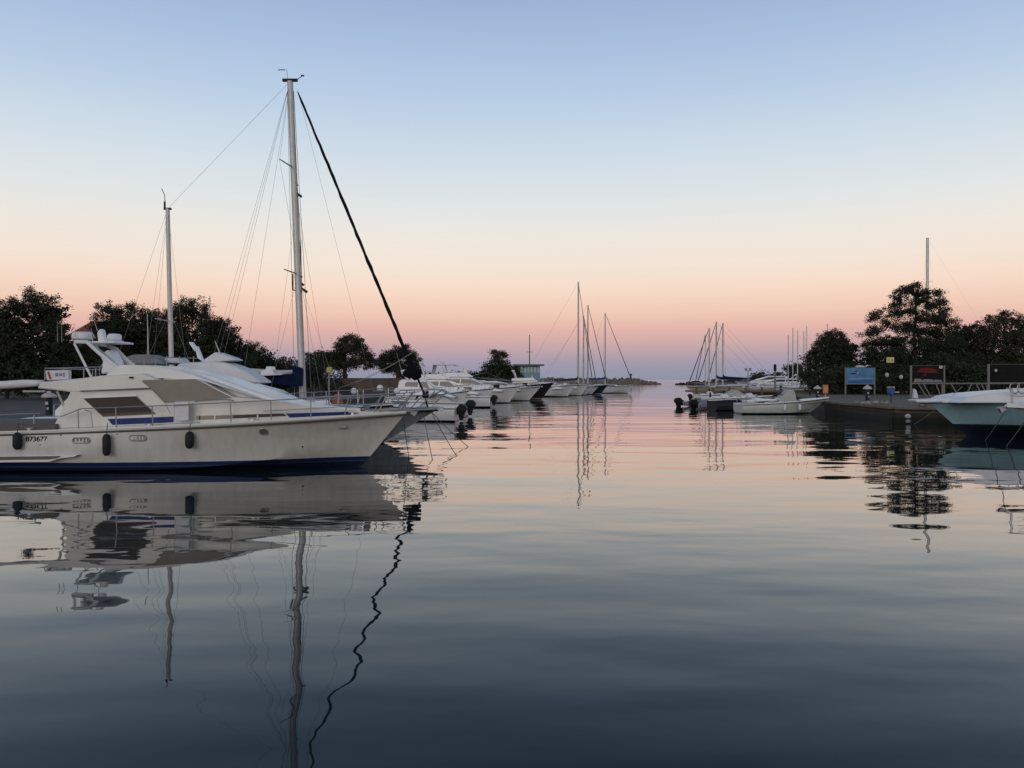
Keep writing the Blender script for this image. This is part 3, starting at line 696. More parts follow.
# portholes: oblong vents and round ports on the near side
def on_hull(x, z):
    # half-breadth at height z by scanning
    t = max(0, min(1, x/LB)); best = None
    for _ in range(3):
        r = rg(t)
        for a, b in zip(r[2:], r[3:]):
            if a[2] <= z <= b[2] or b is r[-1]:
                u = (z-a[2])/max(1e-6, b[2]-a[2]); best = (a[0]+(b[0]-a[0])*u, a[1]+(b[1]-a[1])*u); break
        t += (x-best[0])/LB; t = max(0, min(1, t))
    return best[1]
for (pc, py, wd, hh) in ((85, 440, .48, .15), (140, 437.6, .46, .15), (260, 432.5, .21, .21), (334.5, 428.5, .22, .12), (-3, 443, .22, .2)):
    x, z = hx(pc, 22.4), hz(py, 22.4); y = -on_hull(x, z)
    fr = MB(); ring_ = []
    for k in range(20):
        a = 2*math.pi*k/20; c, s = math.cos(a), math.sin(a)
        if wd > hh: ring_.append((x+(wd-hh)/2*(1 if c > 0 else -1)+hh/2*c, y-.012, z+hh/2*s))
        else: ring_.append((x+wd/2*c, -on_hull(x+wd/2*c, z+hh/2*s)-.012, z+hh/2*s))
    fr.path(ring_, .018, 6, closed=True); fo = fr.build('porthole', steel, hero)
    gl = MB(); gl.add([(a, b+.004, c) for a, b, c in ring_], [tuple(range(20))]); gl.build('pane', mat('grey_glass', (.14, .14, .14), .25), fo)
    if wd > .4:
        for k in range(4): MB().box((x-wd*.3+k*wd*.2, y-.014, z-.01), (.03, .014, hh*.8)).build('grille', gel_cream, fo)
MB().ell((hx(299, 22.9), -on_hull(hx(299, 22.9), hz(448, 22.9))-.01, hz(448, 22.9)), (.025, .015, .025)).build('fitting', black, hero)
# swim step / spray wedge near the stern
sw = MB(); sw.prism(hp([(-60, 456.4), (80, 454.5), (76, 456.6), (62, 458.2), (52, 461.4), (-60, 463)], 22.2), -2.13, -1.7); sw.build('spray_moulding', gel_white, hero, bevel=.01)
s2 = MB(); s2.prism(hp([(-60, 457.4), (62, 455.9), (58, 458.2), (50, 459.4), (-60, 460.4)], 22.1), -2.145, -2.1); s2.build('spray_groove', mat('groove_grey', (.12, .11, .09), .7), hero)
# registration number
def text_mesh(s, size, m, parent, loc, rot, name='registration_number', th=.004):
    c = bpy.data.curves.new('txt', 'FONT'); c.body = s; c.size = size; c.extrude = th; c.align_x = 'LEFT'; c.space_character = 1.0; c.offset = .003
    o = bpy.data.objects.new('txt', c); col.objects.link(o); bpy.context.view_layer.update()
    me = bpy.data.meshes.new_from_object(o.evaluated_get(bpy.context.evaluated_depsgraph_get()))
    bpy.data.objects.remove(o); me.materials.clear(); me.materials.append(m)
    t_ = bpy.data.objects.new(name, me); col.objects.link(t_); t_.parent = parent; t_.location = loc; t_.rotation_euler = rot
    return t_
xr, zr = hx(26, 22.25), hz(441.4, 22.25)
text_mesh('873677', .20, black, hero, (xr, -on_hull(xr+.3, zr+.08)-.015, zr), (R(88), 0, 0))
# life rails
def srail(t0, t1, pts_h):
    pass
tA = hx(82, 22.4)/LB
rr = MB()
K = 26
def RP(t, s, hh, out=0):
    x, b, z = sh(t); return (x+hh*.45*max(0, (t-.8)/.2), s*max(.05, b-.13+hh*.10*t), z+hh)
for s in (-1, 1):
    rr.path([(hx(58, 22.4), s*1.7, hz(417, 22.4))]+[RP(tA+(.995-tA)*i/K, s, .62) for i in range(K+1)], .016, 6)
    rr.path([RP(.72+(.995-.72)*i/10, s, .32) for i in range(11)], .010, 5)
a = RP(.995, -1, .62); b = RP(.995, 1, .62); rr.path([a, (a[0]+.22, -.03, a[2]+.03), (a[0]+.22, .03, a[2]+.03), b], .016, 6)
rr.path([(hx(84, 22.4), -1.75, hz(410, 22.4)), (hx(90, 22.4), -1.75, hz(412, 22.4)), (hx(92, 22.4), -1.75, hz(428, 22.4))], .014, 5)
rr.build('railing', steel, hero)
for s in (-1, 1):
    for px in (82.5, 120, 156, 194, 231.5, 269.5, 307.5, 342, 371, 397):
        t = min(.985, hx(px, 22.6 + (px > 300)*(px-300)/100*1.2)/LB); x, b, z = sh(t)
        st = MB(); p1 = RP(t, s, .62); lean = .42*max(0, (px-320)/80) if px > 320 else 0
        st.tube((x, s*max(.05, b-.14), z), (p1[0]+lean*.35, p1[1], p1[2]), .017, n=6)
        st.lathe([(.04, 0), (.04, .03), (.02, .06)], (x, s*max(.05, b-.14), z), 8)
        st.build('stanchion', steel, hero)
# stern rail
sr_ = MB()
q = [(-70, 413), (0, 412), (20, 411), (42, 410.5)]
sr_.path([(hx(px), -1.6, hz(py+3)) for px, py in q], .02, 5)
for px in (-60, -20, 36): sr_.tube((hx(px), -1.6, .98), (hx(px), -1.6, hz(415)), .016, n=5)
sr_.build('stern_rail', steel, hero)
ck = MB(); ck.box((hx(-10), 0, 1.22), (3.9, 3.3, .26)); ck.box((hx(30), -.9, 1.22), (.8, 1.1, .24)); ck.box((hx(44), .6, 1.25), (.5, .9, .3)); ck.build('cockpit_coaming', mat('cockpit_dark', (.10, .095, .09), .8), hero, bevel=.04)
# radar arch: tubular frame, near and far side
for y in (-.62, .62):
    ar = MB()
    ar.path([(x, y, z) for x, z in hp([(83, 378), (65.5, 343), (67, 341)], 23.1)], .035, 8)
    ar.path([(x, y, z) for x, z in hp([(66, 341), (78, 341.2), (90, 352), (109, 367)], 23.1)], .055, 8)
    ar.build('radar_arch', gel_white, hero, smooth='auto')
ar = MB()
ar.path([(x, .58, z) for x, z in hp([(66, 341), (77, 342.5), (88, 347), (98, 358), (103, 366)], 23.1)], .06, 8)
ar.build('windscreen_bow', gel_white, hero, smooth='auto')
for px, py in ((66, 341), (78, 341.3)):
    p = hp([(px, py)], 23.1)[0]; ar = MB(); ar.tube((p[0], -.62, p[1]), (p[0], .62, p[1]), .04, n=8); ar.build('arch_crossbar', gel_white, hero)
for y in (-.4, .4):
    br = MB(); q = hp([(80, 343), (96, 356), (107, 366)], 23.1); br.path([(x, y, z) for x, z in q], .022, 6); br.build('arch_brace', white_p, hero)
rfp = MB(); rfp.box((hx(84), 0.1, hz(341.2, 23.2)), (.75, 1.2, .05)); rfp.box((hx(103, 24.6), .62, hz(342.6, 24.6)), (1.3, .4, .05)); rfp.build('arch_platform', gel_white, hero, bevel=.01)
radar_dome(hero, (hx(79.5, 24), 0.0, hz(339.2, 23.6)), .31, .25)
radar_dome(hero, (hx(111, 24.6), 0.62, hz(341.4, 24.6)), .21, .24)
MB().lathe([(.25, 0), (.27, .04), (.21, .06)], (hx(111, 24.6), .62, hz(342.3, 24.6)), 14).build('radar_base', gel_white, hero)
ds = MB(); cx, cz = hx(101, 23.8), hz(335.5, 23.6)
ds.prism([(cx-.12, cz-.22), (cx+.10, cz-.2), (cx+.02, cz+.2), (cx-.08, cz+.22), (cx-.16, cz+.1)], -.35, -.15)
ds.build('horn_light', gel_white, hero, bevel=.05)
rq = MB(); rq.path([(hx(95, 23.8)+.12*math.cos(a*.5), -.3, hz(336, 23.8)+.16*math.sin(a*.5)) for a in range(13)], .015, 5, closed=True); rq.build('cable_loop', black, hero)
antenna(hero, (hx(98, 23.8), -.2, hz(340)), (hx(91, 23.8), -.2, hz(318)), .018)
antenna(hero, (hx(93, 23.8), -.4, hz(341)), (hx(91.4, 23.8), -.4, hz(326)), .014)
antenna(hero, (hx(75.5, 23.8), -.4, hz(335)), (hx(75, 23.8), -.4, hz(324.5)), .016)
antenna(hero, (hx(65.5, 23.8), -.8, hz(341)), (hx(65, 23.8), -.8, hz(319)), .011, wire)
antenna(hero, (hx(69.5, 23.8), -.8, hz(341)), (hx(69.3, 23.8), -.8, hz(321)), .011, wire)
# helm: seat, wheel, console
hs = MB(); q = hp([(105, 374), (108, 352), (112, 350), (118, 360), (121, 372)], 24.2); hs.prism(q, -.25, .35); hs.build('helm_seat', gel_white, hero, bevel=.04)
wl = MB(); wl.path([(hx(94, 24)+.06*math.sin(k*.4), .5+.27*math.sin(k*.4), hz(371.5, 24)+.27*math.cos(k*.4)) for k in range(16)], .015, 5, closed=True); wl.build('steering_wheel', steel, hero)
fr_ = MB()
for y in (-1.3, 1.3):
    fr_.path([(x, y, z) for x, z in hp([(45, 380), (45, 368.4), (103, 367)], 22.9)], .018, 6)
fr_.path([(hx(45), -1.3, hz(368.4)), (hx(45), 1.3, hz(368.4))], .018, 6)
for px in (60, 80, 92): fr_.tube((hx(px), 1.3, hz(367.9)), (hx(px), 1.3, hz(379)), .014, n=5); fr_.tube((hx(px), -1.3, hz(367.9)), (hx(px), -1.3, hz(379)), .014, n=5)
fr_.build('flybridge_rail', steel, hero)
lr = MB(); q = hp([(46.5, 370.5), (70, 370), (70, 379.5), (48, 380.5)], 22.9); lr.prism(q, -1.38, -1.2); lo = lr.build('life_raft_box', white_canvas, hero, bevel=.03)
ls_ = MB(); ls_.prism(hp([(49, 371.5), (51, 371.5), (53.2, 379), (51.2, 379.3)], 22.9), -1.392, -1.379); ls_.build('red_strap', red_p, lo)
lg_ = MB()
for (a, b_, c, d) in ((57, 373, 60, 376.5), (61, 373.5, 64, 376), (65, 372.5, 66.2, 377)):
    lg_.prism(hp([(a, b_), (c, b_), (c, d), (a, d)], 22.9), -1.39, -1.379)
lg_.build('box_marking', mat('marking_blue_grey', (.18, .22, .30), .6), lo)
# rolled awning along the aft overhang
aw = MB(); q = hp([(-60, 386.2), (-20, 385.4), (0, 385), (20, 383.6), (32, 383.2), (39.5, 382.2)], 23); aw.path([(x, -1.0, z) for x, z in q], [.11, .12, .12, .12, .10, .07], 10)
aw.build('rolled_awning', white_canvas, hero, smooth=True)
bm = MB(); bm.tube((hx(22), -1.45, hz(391.4)), (hx(44), -1.45, hz(391.4)), .03); bm.build('awning_pole', white_p, hero)
lad = MB(); lad.tube((hx(53), -1.3, hz(391)), (hx(63), -1.3, hz(413)), .035, n=6); lad.build('overhang_strut', white_p, hero)
nb = MB(); nb.prism(hp([(64, 392), (72, 392), (68, 398)]), -1.35, -1.1); nb.build('navy_bracket', navy_canvas, hero)
# foredeck bits
fd = MB()
for px, py in ((293, 409), (318, 410)): fd.box((hx(px, 23.5), -.2, hz(py-1, 23.5)), (.6, .9, .08))
fd.build('deck_hatch', gel_white, hero, bevel=.02)
wn_ = MB(); wn_.lathe([(.14, 0), (.14, .10), (.08, .14), (.13, .24), (.10, .27)], (LB-1.2, 0, sh(.92)[2]+.05), 12); wn_.box((LB-1.5, -.2, sh(.9)[2]+.14), (.35, .3, .18)); wn_.build('anchor_windlass', steel, hero)
an = MB(); an.tube((LB-.5, 0, 1.68), (LB+.35, 0, 1.62), .035); an.prism([(LB+.12, 1.6), (LB+.36, 1.64), (LB+.27, 1.50)], -.08, .08); an.build('anchor', wire, hero)
for (px, py0, py1, nm) in ((16.2, 432.5, 450, 'leftmost of the three dark fenders on the cream yacht, nearest the number'), (105.7, 434, 456, 'longest of the three dark fenders, between the oblong portholes of the cream yacht'), (186, 432, 449.5, 'rightmost of the three dark fenders on the cream yacht, under the white gate panel')):
    x = WX(px, 22.05); z1 = WZ(py0, 22.05); h = (py1-py0)*22.05/F
    fender(x, OY-on_hull(x-OX, max(.5, z1-h/2))-.14, z1, h, .118 if h < .55 else .105, nm, rope_top=sh(.3)[2]+.25)
for px in (30, 150, 250, 345):
    t = hx(px, 22.4)/LB; x, b, z = sh(t)
    for s_ in (-1, 1):
        c = MB(); c.tube((x-.12, s_*(b-.08), z+.12), (x+.12, s_*(b-.08), z+.12), .018, n=6); c.box((x, s_*(b-.08), z+.08), (.08, .04, .08)); c.build('cleat', steel, hero)
seam = mat('panel_seam', (.22, .22, .20), .8)
for l in ([(52, 428.6), (107, 426.6), (200, 422.6)], [(165, 404), (170, 414)]):
    q = hp(l); mb = MB(); mb.path([(x, -wf(x, z)-.004, z) for x, z in q], .007, 4); mb.build('panel_seam', seam, hero)
for px, py in ((42, 444.5), (118, 434.2), (62, 435)):
    x, z = hx(px, 22.3), hz(py, 22.3); MB().ell((x, -on_hull(x, z)-.005, z), (.03, .02, .02), 8, 5).build('drain_fitting', wire, hero)
nav = MB(); p_ = hp([(131, 377.5)])[0]; nav.box((p_[0], -1.49, p_[1]), (.10, .05, .05)); nav.build('navigation_light', black, hero)

# ------------------------------------------------------------ second yacht (white, covered windscreen)
O2Y = 28.6; O2X = WX(392, O2Y)-13.0
y2 = thing('motor_yacht', 'white motor yacht with smooth white cover over its windscreen, behind the cream yacht', 'yacht', (O2X, O2Y, 0))
sh2, rg2 = hull_shape(13.0, 4.0, 1.2, 1.72, .5, 1.5, .93, 2.4, .93)
boat_hull(y2, sh2, rg2, hull_white_blue, gel_white, 26)
Yn = 27.4
def q2(l, Y=Yn): return [((a-512)*Y/F-O2X, HC-(b-HY)*Y/F) for a, b in l]
wf2 = house(y2, q2([(60, 410), (90, 378), (178, 375), (236, 384), (262, 391), (292, 408), (292, 416), (60, 416)]), 1.6, 1.2, .16, gel_white, 'cabin')
cv = MB(); prof = q2([(173, 364.6), (180, 362.6), (205, 361.3), (222, 362.2), (234, 366), (248, 373), (262, 383), (236, 384.2), (205, 377), (178, 375)])
cv.prism(prof, lambda x, z: -(1.2-.2*(z-2.4)), lambda x, z: (.25-.2*(z-2.4))); cv.build('windscreen_cover', white_canvas, y2, bevel=.12)
side_panel(y2, q2([(236, 385), (262, 392), (272, 399), (250, 398)]), wf2, glass_dark, 'window', .02)
pk = MB(); c = q2([(215, 362), (196, 362), (212, 351.5), (228, 357), (234, 360)])
pk.prism([c[1], c[2], c[3], c[4], c[0]], -.9, -.1); pk.build('canvas_peak', white_canvas, y2, bevel=.06)
a_ = q2([(207, 352), (202, 339)]); antenna(y2, (a_[0][0], 0, a_[0][1]), (a_[1][0], 0, a_[1][1]), .03)
dc = MB()
for l in ([(186, 357), (183, 345), (184, 345), (190, 360)], [(183, 350), (177, 341), (178.5, 340.5), (185, 349)]): dc.prism(q2(l), -.2, .1)
dc.build('antenna_bracket', gel_white, y2)
for px in (128, 140, 152, 163, 176, 190):
    a_, b_ = q2([(px, 356), (px, 366)]); MB().tube((a_[0], -.9, a_[1]), (b_[0], -.9, b_[1]), .015, n=5).build('rail_post', steel, y2)
a_ = q2([(126, 356), (150, 357), (194, 358)]); q = MB(); q.path([(x, -.9, z) for x, z in a_], .016, 5); q.build('upper_rail', steel, y2)
a_ = q2([(140.5, 364), (139.5, 312)]); antenna(y2, (a_[0][0], -.6, a_[0][1]), (a_[1][0], -.6, a_[1][1]), .03)
a_ = q2([(150, 362), (158, 357), (170, 357.5), (174, 363)]); q = MB(); q.prism(a_, -.5, .3); q.build('folded_cover', white_canvas, y2, bevel=.05)
awn = MB(); awn.prism(q2([(118, 358), (128, 354.5), (142, 354), (156, 359), (160, 364), (118, 364)]), -.9, .2); awn.build('cockpit_awning', mat('grey_canvas', (.22, .23, .25), .9, bump=.04, bscale=4), y2, bevel=.05)
rail(y2, sh2, .45, .99, .6, 8)
hb = MB(); hb.prism(q2([(300, 409), (306, 405), (350, 406), (372, 410), (372, 414), (300, 414)], 28), -.9, .9); hb.build('foredeck_box', mat('pale_blue_deck', (.42, .45, .52), .6), y2, bevel=.03)
sp_ = MB(); sp_.box((8.3, .3, 1.82), (1.6, .5, .07)); sp_.build('gangplank', teak, y2)

# third: small white wheelhouse boat with navy hood behind
O3Y = 33.0
# ------------------------------------------------------------ ketch
OKY = 33.2; KL = 15.5; OKX = WX(438, OKY)-KL
kt = thing('sailing_ketch', 'large slate grey two masted sailing boat moored behind the white yacht', 'sailing boat', (OKX, OKY, 0))
shk, rgk = hull_shape(KL, 4.1, 1.0, 1.38, .6, 2.3, .75, 2.1, .85)
boat_hull(kt, shk, rgk, hull_slate, deck_grey, 28)
def kx(px, Y=OKY): return (px-512)*Y/F-OKX
def kz(py, Y=OKY): return HC-(py-HY)*Y/F
def kp(px, py, y=0): return (kx(px, OKY+y), y, kz(py, OKY+y))
house(kt, [(kx(150), 1.1), (kx(155), 1.75), (kx(250), 1.95), (kx(322), 1.75), (kx(332), 1.1)], 1.35, 1.2, .2, gel_white, 'cabin')
side_panel(kt, [(kx(190), 1.35), (kx(300), 1.35), (kx(296), 1.62), (kx(192), 1.62)], lambda x, z: 1.35-.2*(z-1.2), glass_dark, 'window', .015)
# main mast slightly raked, tapered
mt = MB(); m0 = Vector(kp(303.5, 396)); m1 = Vector(kp(290.5, 82)); m0.z = 1.2
mt.path([m0, m0.lerp(m1, .5), m1], [.150, .145, .125], 12); mast = mt.build('mast', alu, kt, smooth='auto')
sp1 = MB()
for f in (.42, .74):
    p = m0.lerp(m1, f)
    for s in (-1, 1): sp1.tube(p, p+Vector((-.25, s*1.15, .05)), .035, .022, 6)
sp1.build('spreaders', alu, mast)
mh = MB(); mh.box(m1+Vector((0, 0, .05)), (.62, .12, .10)); mh.tube(m1+Vector((.25, 0, .05)), m1+Vector((.5, 0, .22)), .015); mh.tube(m1+Vector((-.1, 0, .1)), m1+Vector((-.14, 0, .5)), .008)
mh.box(m1+Vector((.52, 0, .24)), (.14, .02, .06)); mh.box(m1+Vector((-.35, 0, .48)), (.30, .02, .03)); mh.build('masthead_fitting', black, mast)
fx = MB()
for (px, py, w_) in ((291, 184, .28), (295, 195, .28), (298, 284, .18), (300, 290, .32), (296, 276, .2)):
    p = Vector(kp(px+4, py)); fx.box(p, (w_, .12, .10), 0, R(35))
fx.tube(kp(293, 274), kp(293, 290), .03); fx.tube(kp(293, 290), kp(300, 292), .025); fx.tube(kp(301, 240), kp(301, 265), .02)
fx.build('mast_fittings', black, mast)
pr = MB(); pr.path([m0+Vector((.1, -.2, 0)), m0.lerp(m1, .5)+Vector((.2, -.1, 0)), m1+Vector((.1, -.05, -.4))], .012, 4)
pr.path([m0+Vector((-.3, -.2, 0)), m1+Vector((-.1, -.05, -.4))], .009, 4); pr.path([m0+Vector((.35, .1, 0)), m1+Vector((.15, 0, -.4))], .010, 4); pr.build('halyards', wire, mast)
# mizzen mast
z0 = Vector(kp(172.5, 396)); z0.z = 1.2; z1 = Vector(kp(168, 209))
mz = MB(); mz.path([z0, z1], [.105, .085], 10); mizz = mz.build('mizzen_mast', alu, kt, smooth='auto')
ms = MB(); p = z0.lerp(z1, .45)
for s in (-1, 1): ms.tube(p, p+Vector((-.2, s*.95, .05)), .03, .02, 6)
ms.build('spreaders', alu, mizz)
mf = MB(); mf.box(z1, (.3, .1, .08)); mf.path([z1+Vector((-.1, 0, .1)), z1+Vector((-.12, 0, .55)), z1+Vector((-.25, 0, .85))], .016, 5); mf.tube(z1+Vector((-.12, 0, 0)), z1+Vector((-.12, 0, .3)), .04); mf.build('masthead_fitting', black, mizz)
# furled headsail on the forestay
fs_ = MB(); f0 = Vector(kp(416, 377)); f1 = Vector(kp(298, 92))
rl_ = random.Random(3); fs_.path([f1]+[f1.lerp(f0, .03+.9*i/40)+Vector((rl_.uniform(-.012, .012), 0, 0)) for i in range(41)], [.02]+[(.045+.03*i/40)*rl_.uniform(.82, 1.2) for i in range(41)], 8); fs_.build('furled_headsail', mat('black_canvas', (.008, .009, .011), .9, spec=.08), kt, smooth='auto')
cl = MB(); c0 = f1.lerp(f0, .925)
cl.path([c0, kp(411, 366), kp(415, 373), kp(418, 379)], [.07, .15, .30, .16], 10)
cl.ell(kp(410.5, 373.5), (.34, .18, .20), 10, 7); cl.build('sail_bag', MATS['black_canvas'], kt, smooth=True)
ff = MB(); ff.path([kp(418, 379), kp(425, 396), kp(428, 409)], [.05, .05, .04], 6); ff.lathe([(.12, 0), (.14, .1), (.12, .2)], kp(425.5, 398), 10); ff.build('furler_drum', black, kt)
# standing rigging
rg_ = MB()
def stay(a, b, r=.0052): rg_.tube(a, b, r, n=4)
stay(m1, kp(240, 396, -1.8)); stay(m1, kp(208, 396, 1.2)); stay(m1, kp(201, 400, -1.5)); stay(m1, kp(214, 396, -1.9))
stay(m1, z1)                                   # triatic stay
stay(m0.lerp(m1, .74)+Vector((-.25, -1.15, 0)), kp(322, 400, -1.9)); stay(m1, m0.lerp(m1, .74)+Vector((-.25, -1.15, 0)))
stay(m1+Vector((.3, 0, -.3)), kp(375, 398, -1.0), .0045)
stay(m0.lerp(m1, .42), kp(340, 400, -1.7)); stay(m0.lerp(m1, .70), kp(330, 400, 1.7)); stay(m0.lerp(m1, .42), kp(268, 400, -1.8)); stay(m0.lerp(m1, .60), kp(270, 400, 1.8), .0045)
stay(z1, kp(104, 398, -1.2)); stay(z1, kp(140, 398, -1.7)); stay(z1, kp(150, 398, 1.7)); stay(z1, kp(190, 398, -1.8)); stay(z0.lerp(z1, .5), kp(128, 398, -1.7)); stay(z0.lerp(z1, .5), kp(204, 398, -1.7))
rg_.build('rigging', wire, kt)
# boom with navy cover and small hardtop behind the mast
bo = MB(); bo.path([(kx(302), 0, kz(372)), (kx(280), 0, kz(372.5)), (kx(200), 0, kz(367))], [.10, .10, .08], 8); bo.build('boom', alu, kt)
bcv = MB(); bcv.prism([(kx(296), kz(366)), (kx(304), kz(368)), (kx(304), kz(386)), (kx(296), kz(386)), (kx(270), kz(383)), (kx(246), kz(379.5)), (kx(246), kz(377)), (kx(296), kz(374))], -.6, .6); bcv.build('navy_spray_hood', navy_canvas, kt, bevel=.05)
ht = MB(); ht.prism([(kx(251), kz(377)), (kx(253), kz(375.4)), (kx(288), kz(373.4)), (kx(288), kz(375))], -.9, .9); ht.build('hardtop', gel_white, kt, bevel=.02)
rdm = MB(); rdm.prism([(kx(262), kz(375)), (kx(263), kz(371)), (kx(267), kz(370)), (kx(268), kz(366.5)), (kx(273), kz(366.5)), (kx(275), kz(372)), (kx(277), kz(373)), (kx(277), kz(375))], -.25, .25); rdm.build('searchlight', gel_white, kt, bevel=.03)
# mizzen cockpit rails and pushpit
rail(kt, shk, .02, .985, .62, 9, inset=.15, lean=.4)
lb_ = MB(); lb_.path([(kx(236)+.14*math.cos(k*.5236), -1.95, kz(400-8)+.26*math.sin(k*.5236)) for k in range(12)], .06, 6, closed=True); lb_.build('lifebuoy', mat('faded_pink', (.5, .3, .25), .7), kt)
# pulpit clutter: crossed tubes and anchor
pp = MB()
rnd = random.Random(4)
for i in range(7):
    x = KL-.35-i*.42; s = -1 if i % 2 else 1
    pp.tube((x, s*.5, 1.42), (x+.7, s*.45, 2.15), .022, n=5)
pp.path([(KL-2.6, -.7, 2.15), (KL-.2, -.3, 2.2), (KL+.3, 0, 2.2), (KL-.2, .3, 2.2), (KL-2.6, .7, 2.15)], .022, 5)
pp.path([(KL-1.9, -.5, 1.8), (KL+.2, 0, 1.82), (KL-1.9, .5, 1.8)], .018, 5)
pp.build('pulpit', steel, kt)
ah = MB(); ah.tube((KL-.9, 0, 1.45), (KL+.25, 0, 1.42), .05); ah.prism([(KL-.05, 1.40), (KL+.25, 1.44), (KL+.12, 1.24)], -.08, .08); ah.lathe([(.16, 0), (.16, .15), (.1, .2), (.15, .32)], (KL-1.5, 0, 1.4), 10); ah.build('anchor', steel, kt)
for i, (px, py) in enumerate(((397, 391), (380, 388), (354, 391))): MB().ell(kp(px, py, -1.2), (.13, .13, .13), 8, 6).build('deck_light', gel_white, kt)
yl = MB(); yl.tube(kp(329, 409, -.8), kp(329, 373, -.8), .035, n=6); yo = yl.build('buoy_pole', wire, kt)
y3 = MB(); q = kp(329.5, 370, -.8); y3.box(q, (.22, .2, .24)); y3.build('yellow_marker', yellow_p, yo, bevel=.05)
og = MB(); q = kp(336, 399, -.9); og.prism([(q[0]-.16, q[2]-.25), (q[0]+.30, q[2]-.25), (q[0]+.18, q[2]+.22), (q[0]-.05, q[2]+.2)], -1.0, -.8); og.build('orange_float', mat('dull_orange', (.42, .13, .06), .7), kt, bevel=.03)

# ------------------------------------------------------------ generic boats
def place(bx, Y, L, ang):
    """root position so that the bow is at screen column bx and depth Y"""
    x = WX(bx, Y); return (x-L*math.cos(ang), Y-L*math.sin(ang), 0)
def motor_yacht(label, bx, Y, L, ang, B=None, hm=hull_white, dm=gel_white, zs=1.0, zb=1.55, cab=1.5, fly=0, canvas=None, seed=1, cat='yacht', cabf=(.12, .74), name='motor_yacht', radar=True):
    rnd = random.Random(seed); B = B or L*.3; g = thing(name, label, cat, place(bx, Y, L, ang), ang)
    s_, r_ = hull_shape(L, B, zs, zb, .4, L*.12, .92, 2.3, .92)
    boat_hull(g, s_, r_, hm, dm, 22)
    a, b = cabf; zc = zs+cab; m = dm
    poly = [(a*L, zs), (a*L+.25, zc-.12), (a*L+.5, zc), ((a+b)/2*L, zc+.03), ((a+b)/2*L+.35, zc-.05), (b*L-.9, zs+.55*cab*.9), (b*L, zs+.42), (b*L+.9, zs+.12), (b*L+.9, zs)]
    wf_ = house(g, poly, B*.39, zs, .17, m, 'cabin', .06)
    xm = a*L+.7+((a+b)/2*L-a*L)*.55
    side_panel(g, [(a*L+.75, zs+cab*.62), (xm, zs+cab*.58), (xm+.05, zc-.20), (a*L+.85, zc-.22)], wf_, glass_dark, 'window', .015)
    side_panel(g, [(xm+.14, zs+cab*.57), (b*L-1.35, zs+cab*.52), ((a+b)/2*L+.5, zc-.20), (xm+.19, zc-.20)], wf_, glass_dark, 'window', .015)
    # windscreen on the sloping front
    x0, zz0, x1, zz1 = (a+b)/2*L+.42, zc-.11, b*L-.95, zs+.55*cab*.9+.04
    mb = MB(); w1, w2 = B*.39-.17*(zz0-zs)-.08, B*.39-.17*(zz1-zs)-.08
    mb.quad((x0, -w1, zz0+.02), (x0, w1, zz0+.02), (x1, w2, zz1+.02), (x1, -w2, zz1+.02)); mb.build('windscreen', canvas or glass_dark, g)
    side_panel(g, [(L*.30, zs*.62), (L*.40, zs*.62), (L*.40, zs*.72), (L*.30, zs*.72)], lambda x, z: B*.492, glass_dark, 'porthole', .03)
    if fly:
        fz = zc+.02
        house(g, [(a*L+.1, fz), (a*L+.2, fz+.45), ((a+b)/2*L-.3, fz+.55), ((a+b)/2*L+.45, fz+.1), ((a+b)/2*L+.5, fz)], B*.34, fz, .1, m, 'flybridge', .05)
        ws = MB(); xx = (a+b)/2*L-.1; ws.quad((xx, -B*.28, fz+.42), (xx, B*.28, fz+.42), (xx-.3, B*.27, fz+.85), (xx-.3, -B*.27, fz+.85)); ws.build('wind_deflector', glass_dark, g)
        arz = fz+1.5; arx = a*L+.6
    else: arz = zc+.55; arx = a*L+.8
    arc = MB(); bw = B*.34
    arc.path([(arx+.3, -bw, zc-.05), (arx-.1, -bw*.92, arz-.2), (arx-.3, -bw*.75, arz), (arx-.3, bw*.75, arz), (arx-.1, bw*.92, arz-.2), (arx+.3, bw, zc-.05)], .07, 6)
    arc.build('radar_arch', m, g)
    if radar: radar_dome(g, (arx-.3, 0, arz+.03), .26, .22)
    antenna(g, (arx-.3, -.5, arz), (arx-.8, -.5, arz+rnd.uniform(.8, 1.8)), .016)
    if canvas:
        cvm = MB(); cvm.prism([(arx-1.4, zc+.2), (arx-1.2, arz-.05), (arx+.9, arz+.02), (arx+1.3, arz-.15), (arx+1.25, arz-.22), (arx-1.1, arz-.13)], -bw, bw); cvm.build('bimini', canvas, g, bevel=.03)
    rail(g, s_, .5, .99, .55, 6, r=.016, lean=.2, mid=False)
    for k in range(3):
        antenna(g, (rnd.uniform(a*L, b*L-1), rnd.uniform(-.8, .8), zc), (rnd.uniform(a*L, b*L-1), 0, zc+rnd.uniform(.5, 1.6)), .018, rnd.choice([wire, white_p]))
    for k in range(3):
        x, bb, z = s_(rnd.uniform(.02, .9)); q = MB(); q.box((x, -bb*.55, z+.2), (rnd.uniform(.3, .8), .5, rnd.uniform(.25, .5)), rnd.uniform(0, 1)); q.build('deck_locker', rnd.choice([navy_canvas, white_canvas, black, teak, white_canvas]), g, bevel=.05)
    for k in range(2):
        x, bb, z = s_(.2+.28*k+rnd.uniform(0, .1)); q = MB(); q.lathe([(.03, 0), (.12, .1), (.12, .5), (.03, .6)], (x, -bb-.12, z-.85), 8); q.build('side_bumper', rnd.choice([rubber, white_canvas, navy_p]), g, smooth=True)
    an = MB(); an.tube((L-.5, 0, zb+.05), (L+.25, 0, zb+.02), .04); an.prism([(L+.02, zb), (L+.22, zb+.03), (L+.12, zb-.14)], -.07, .07); an.build('anchor', steel, g)
    return g
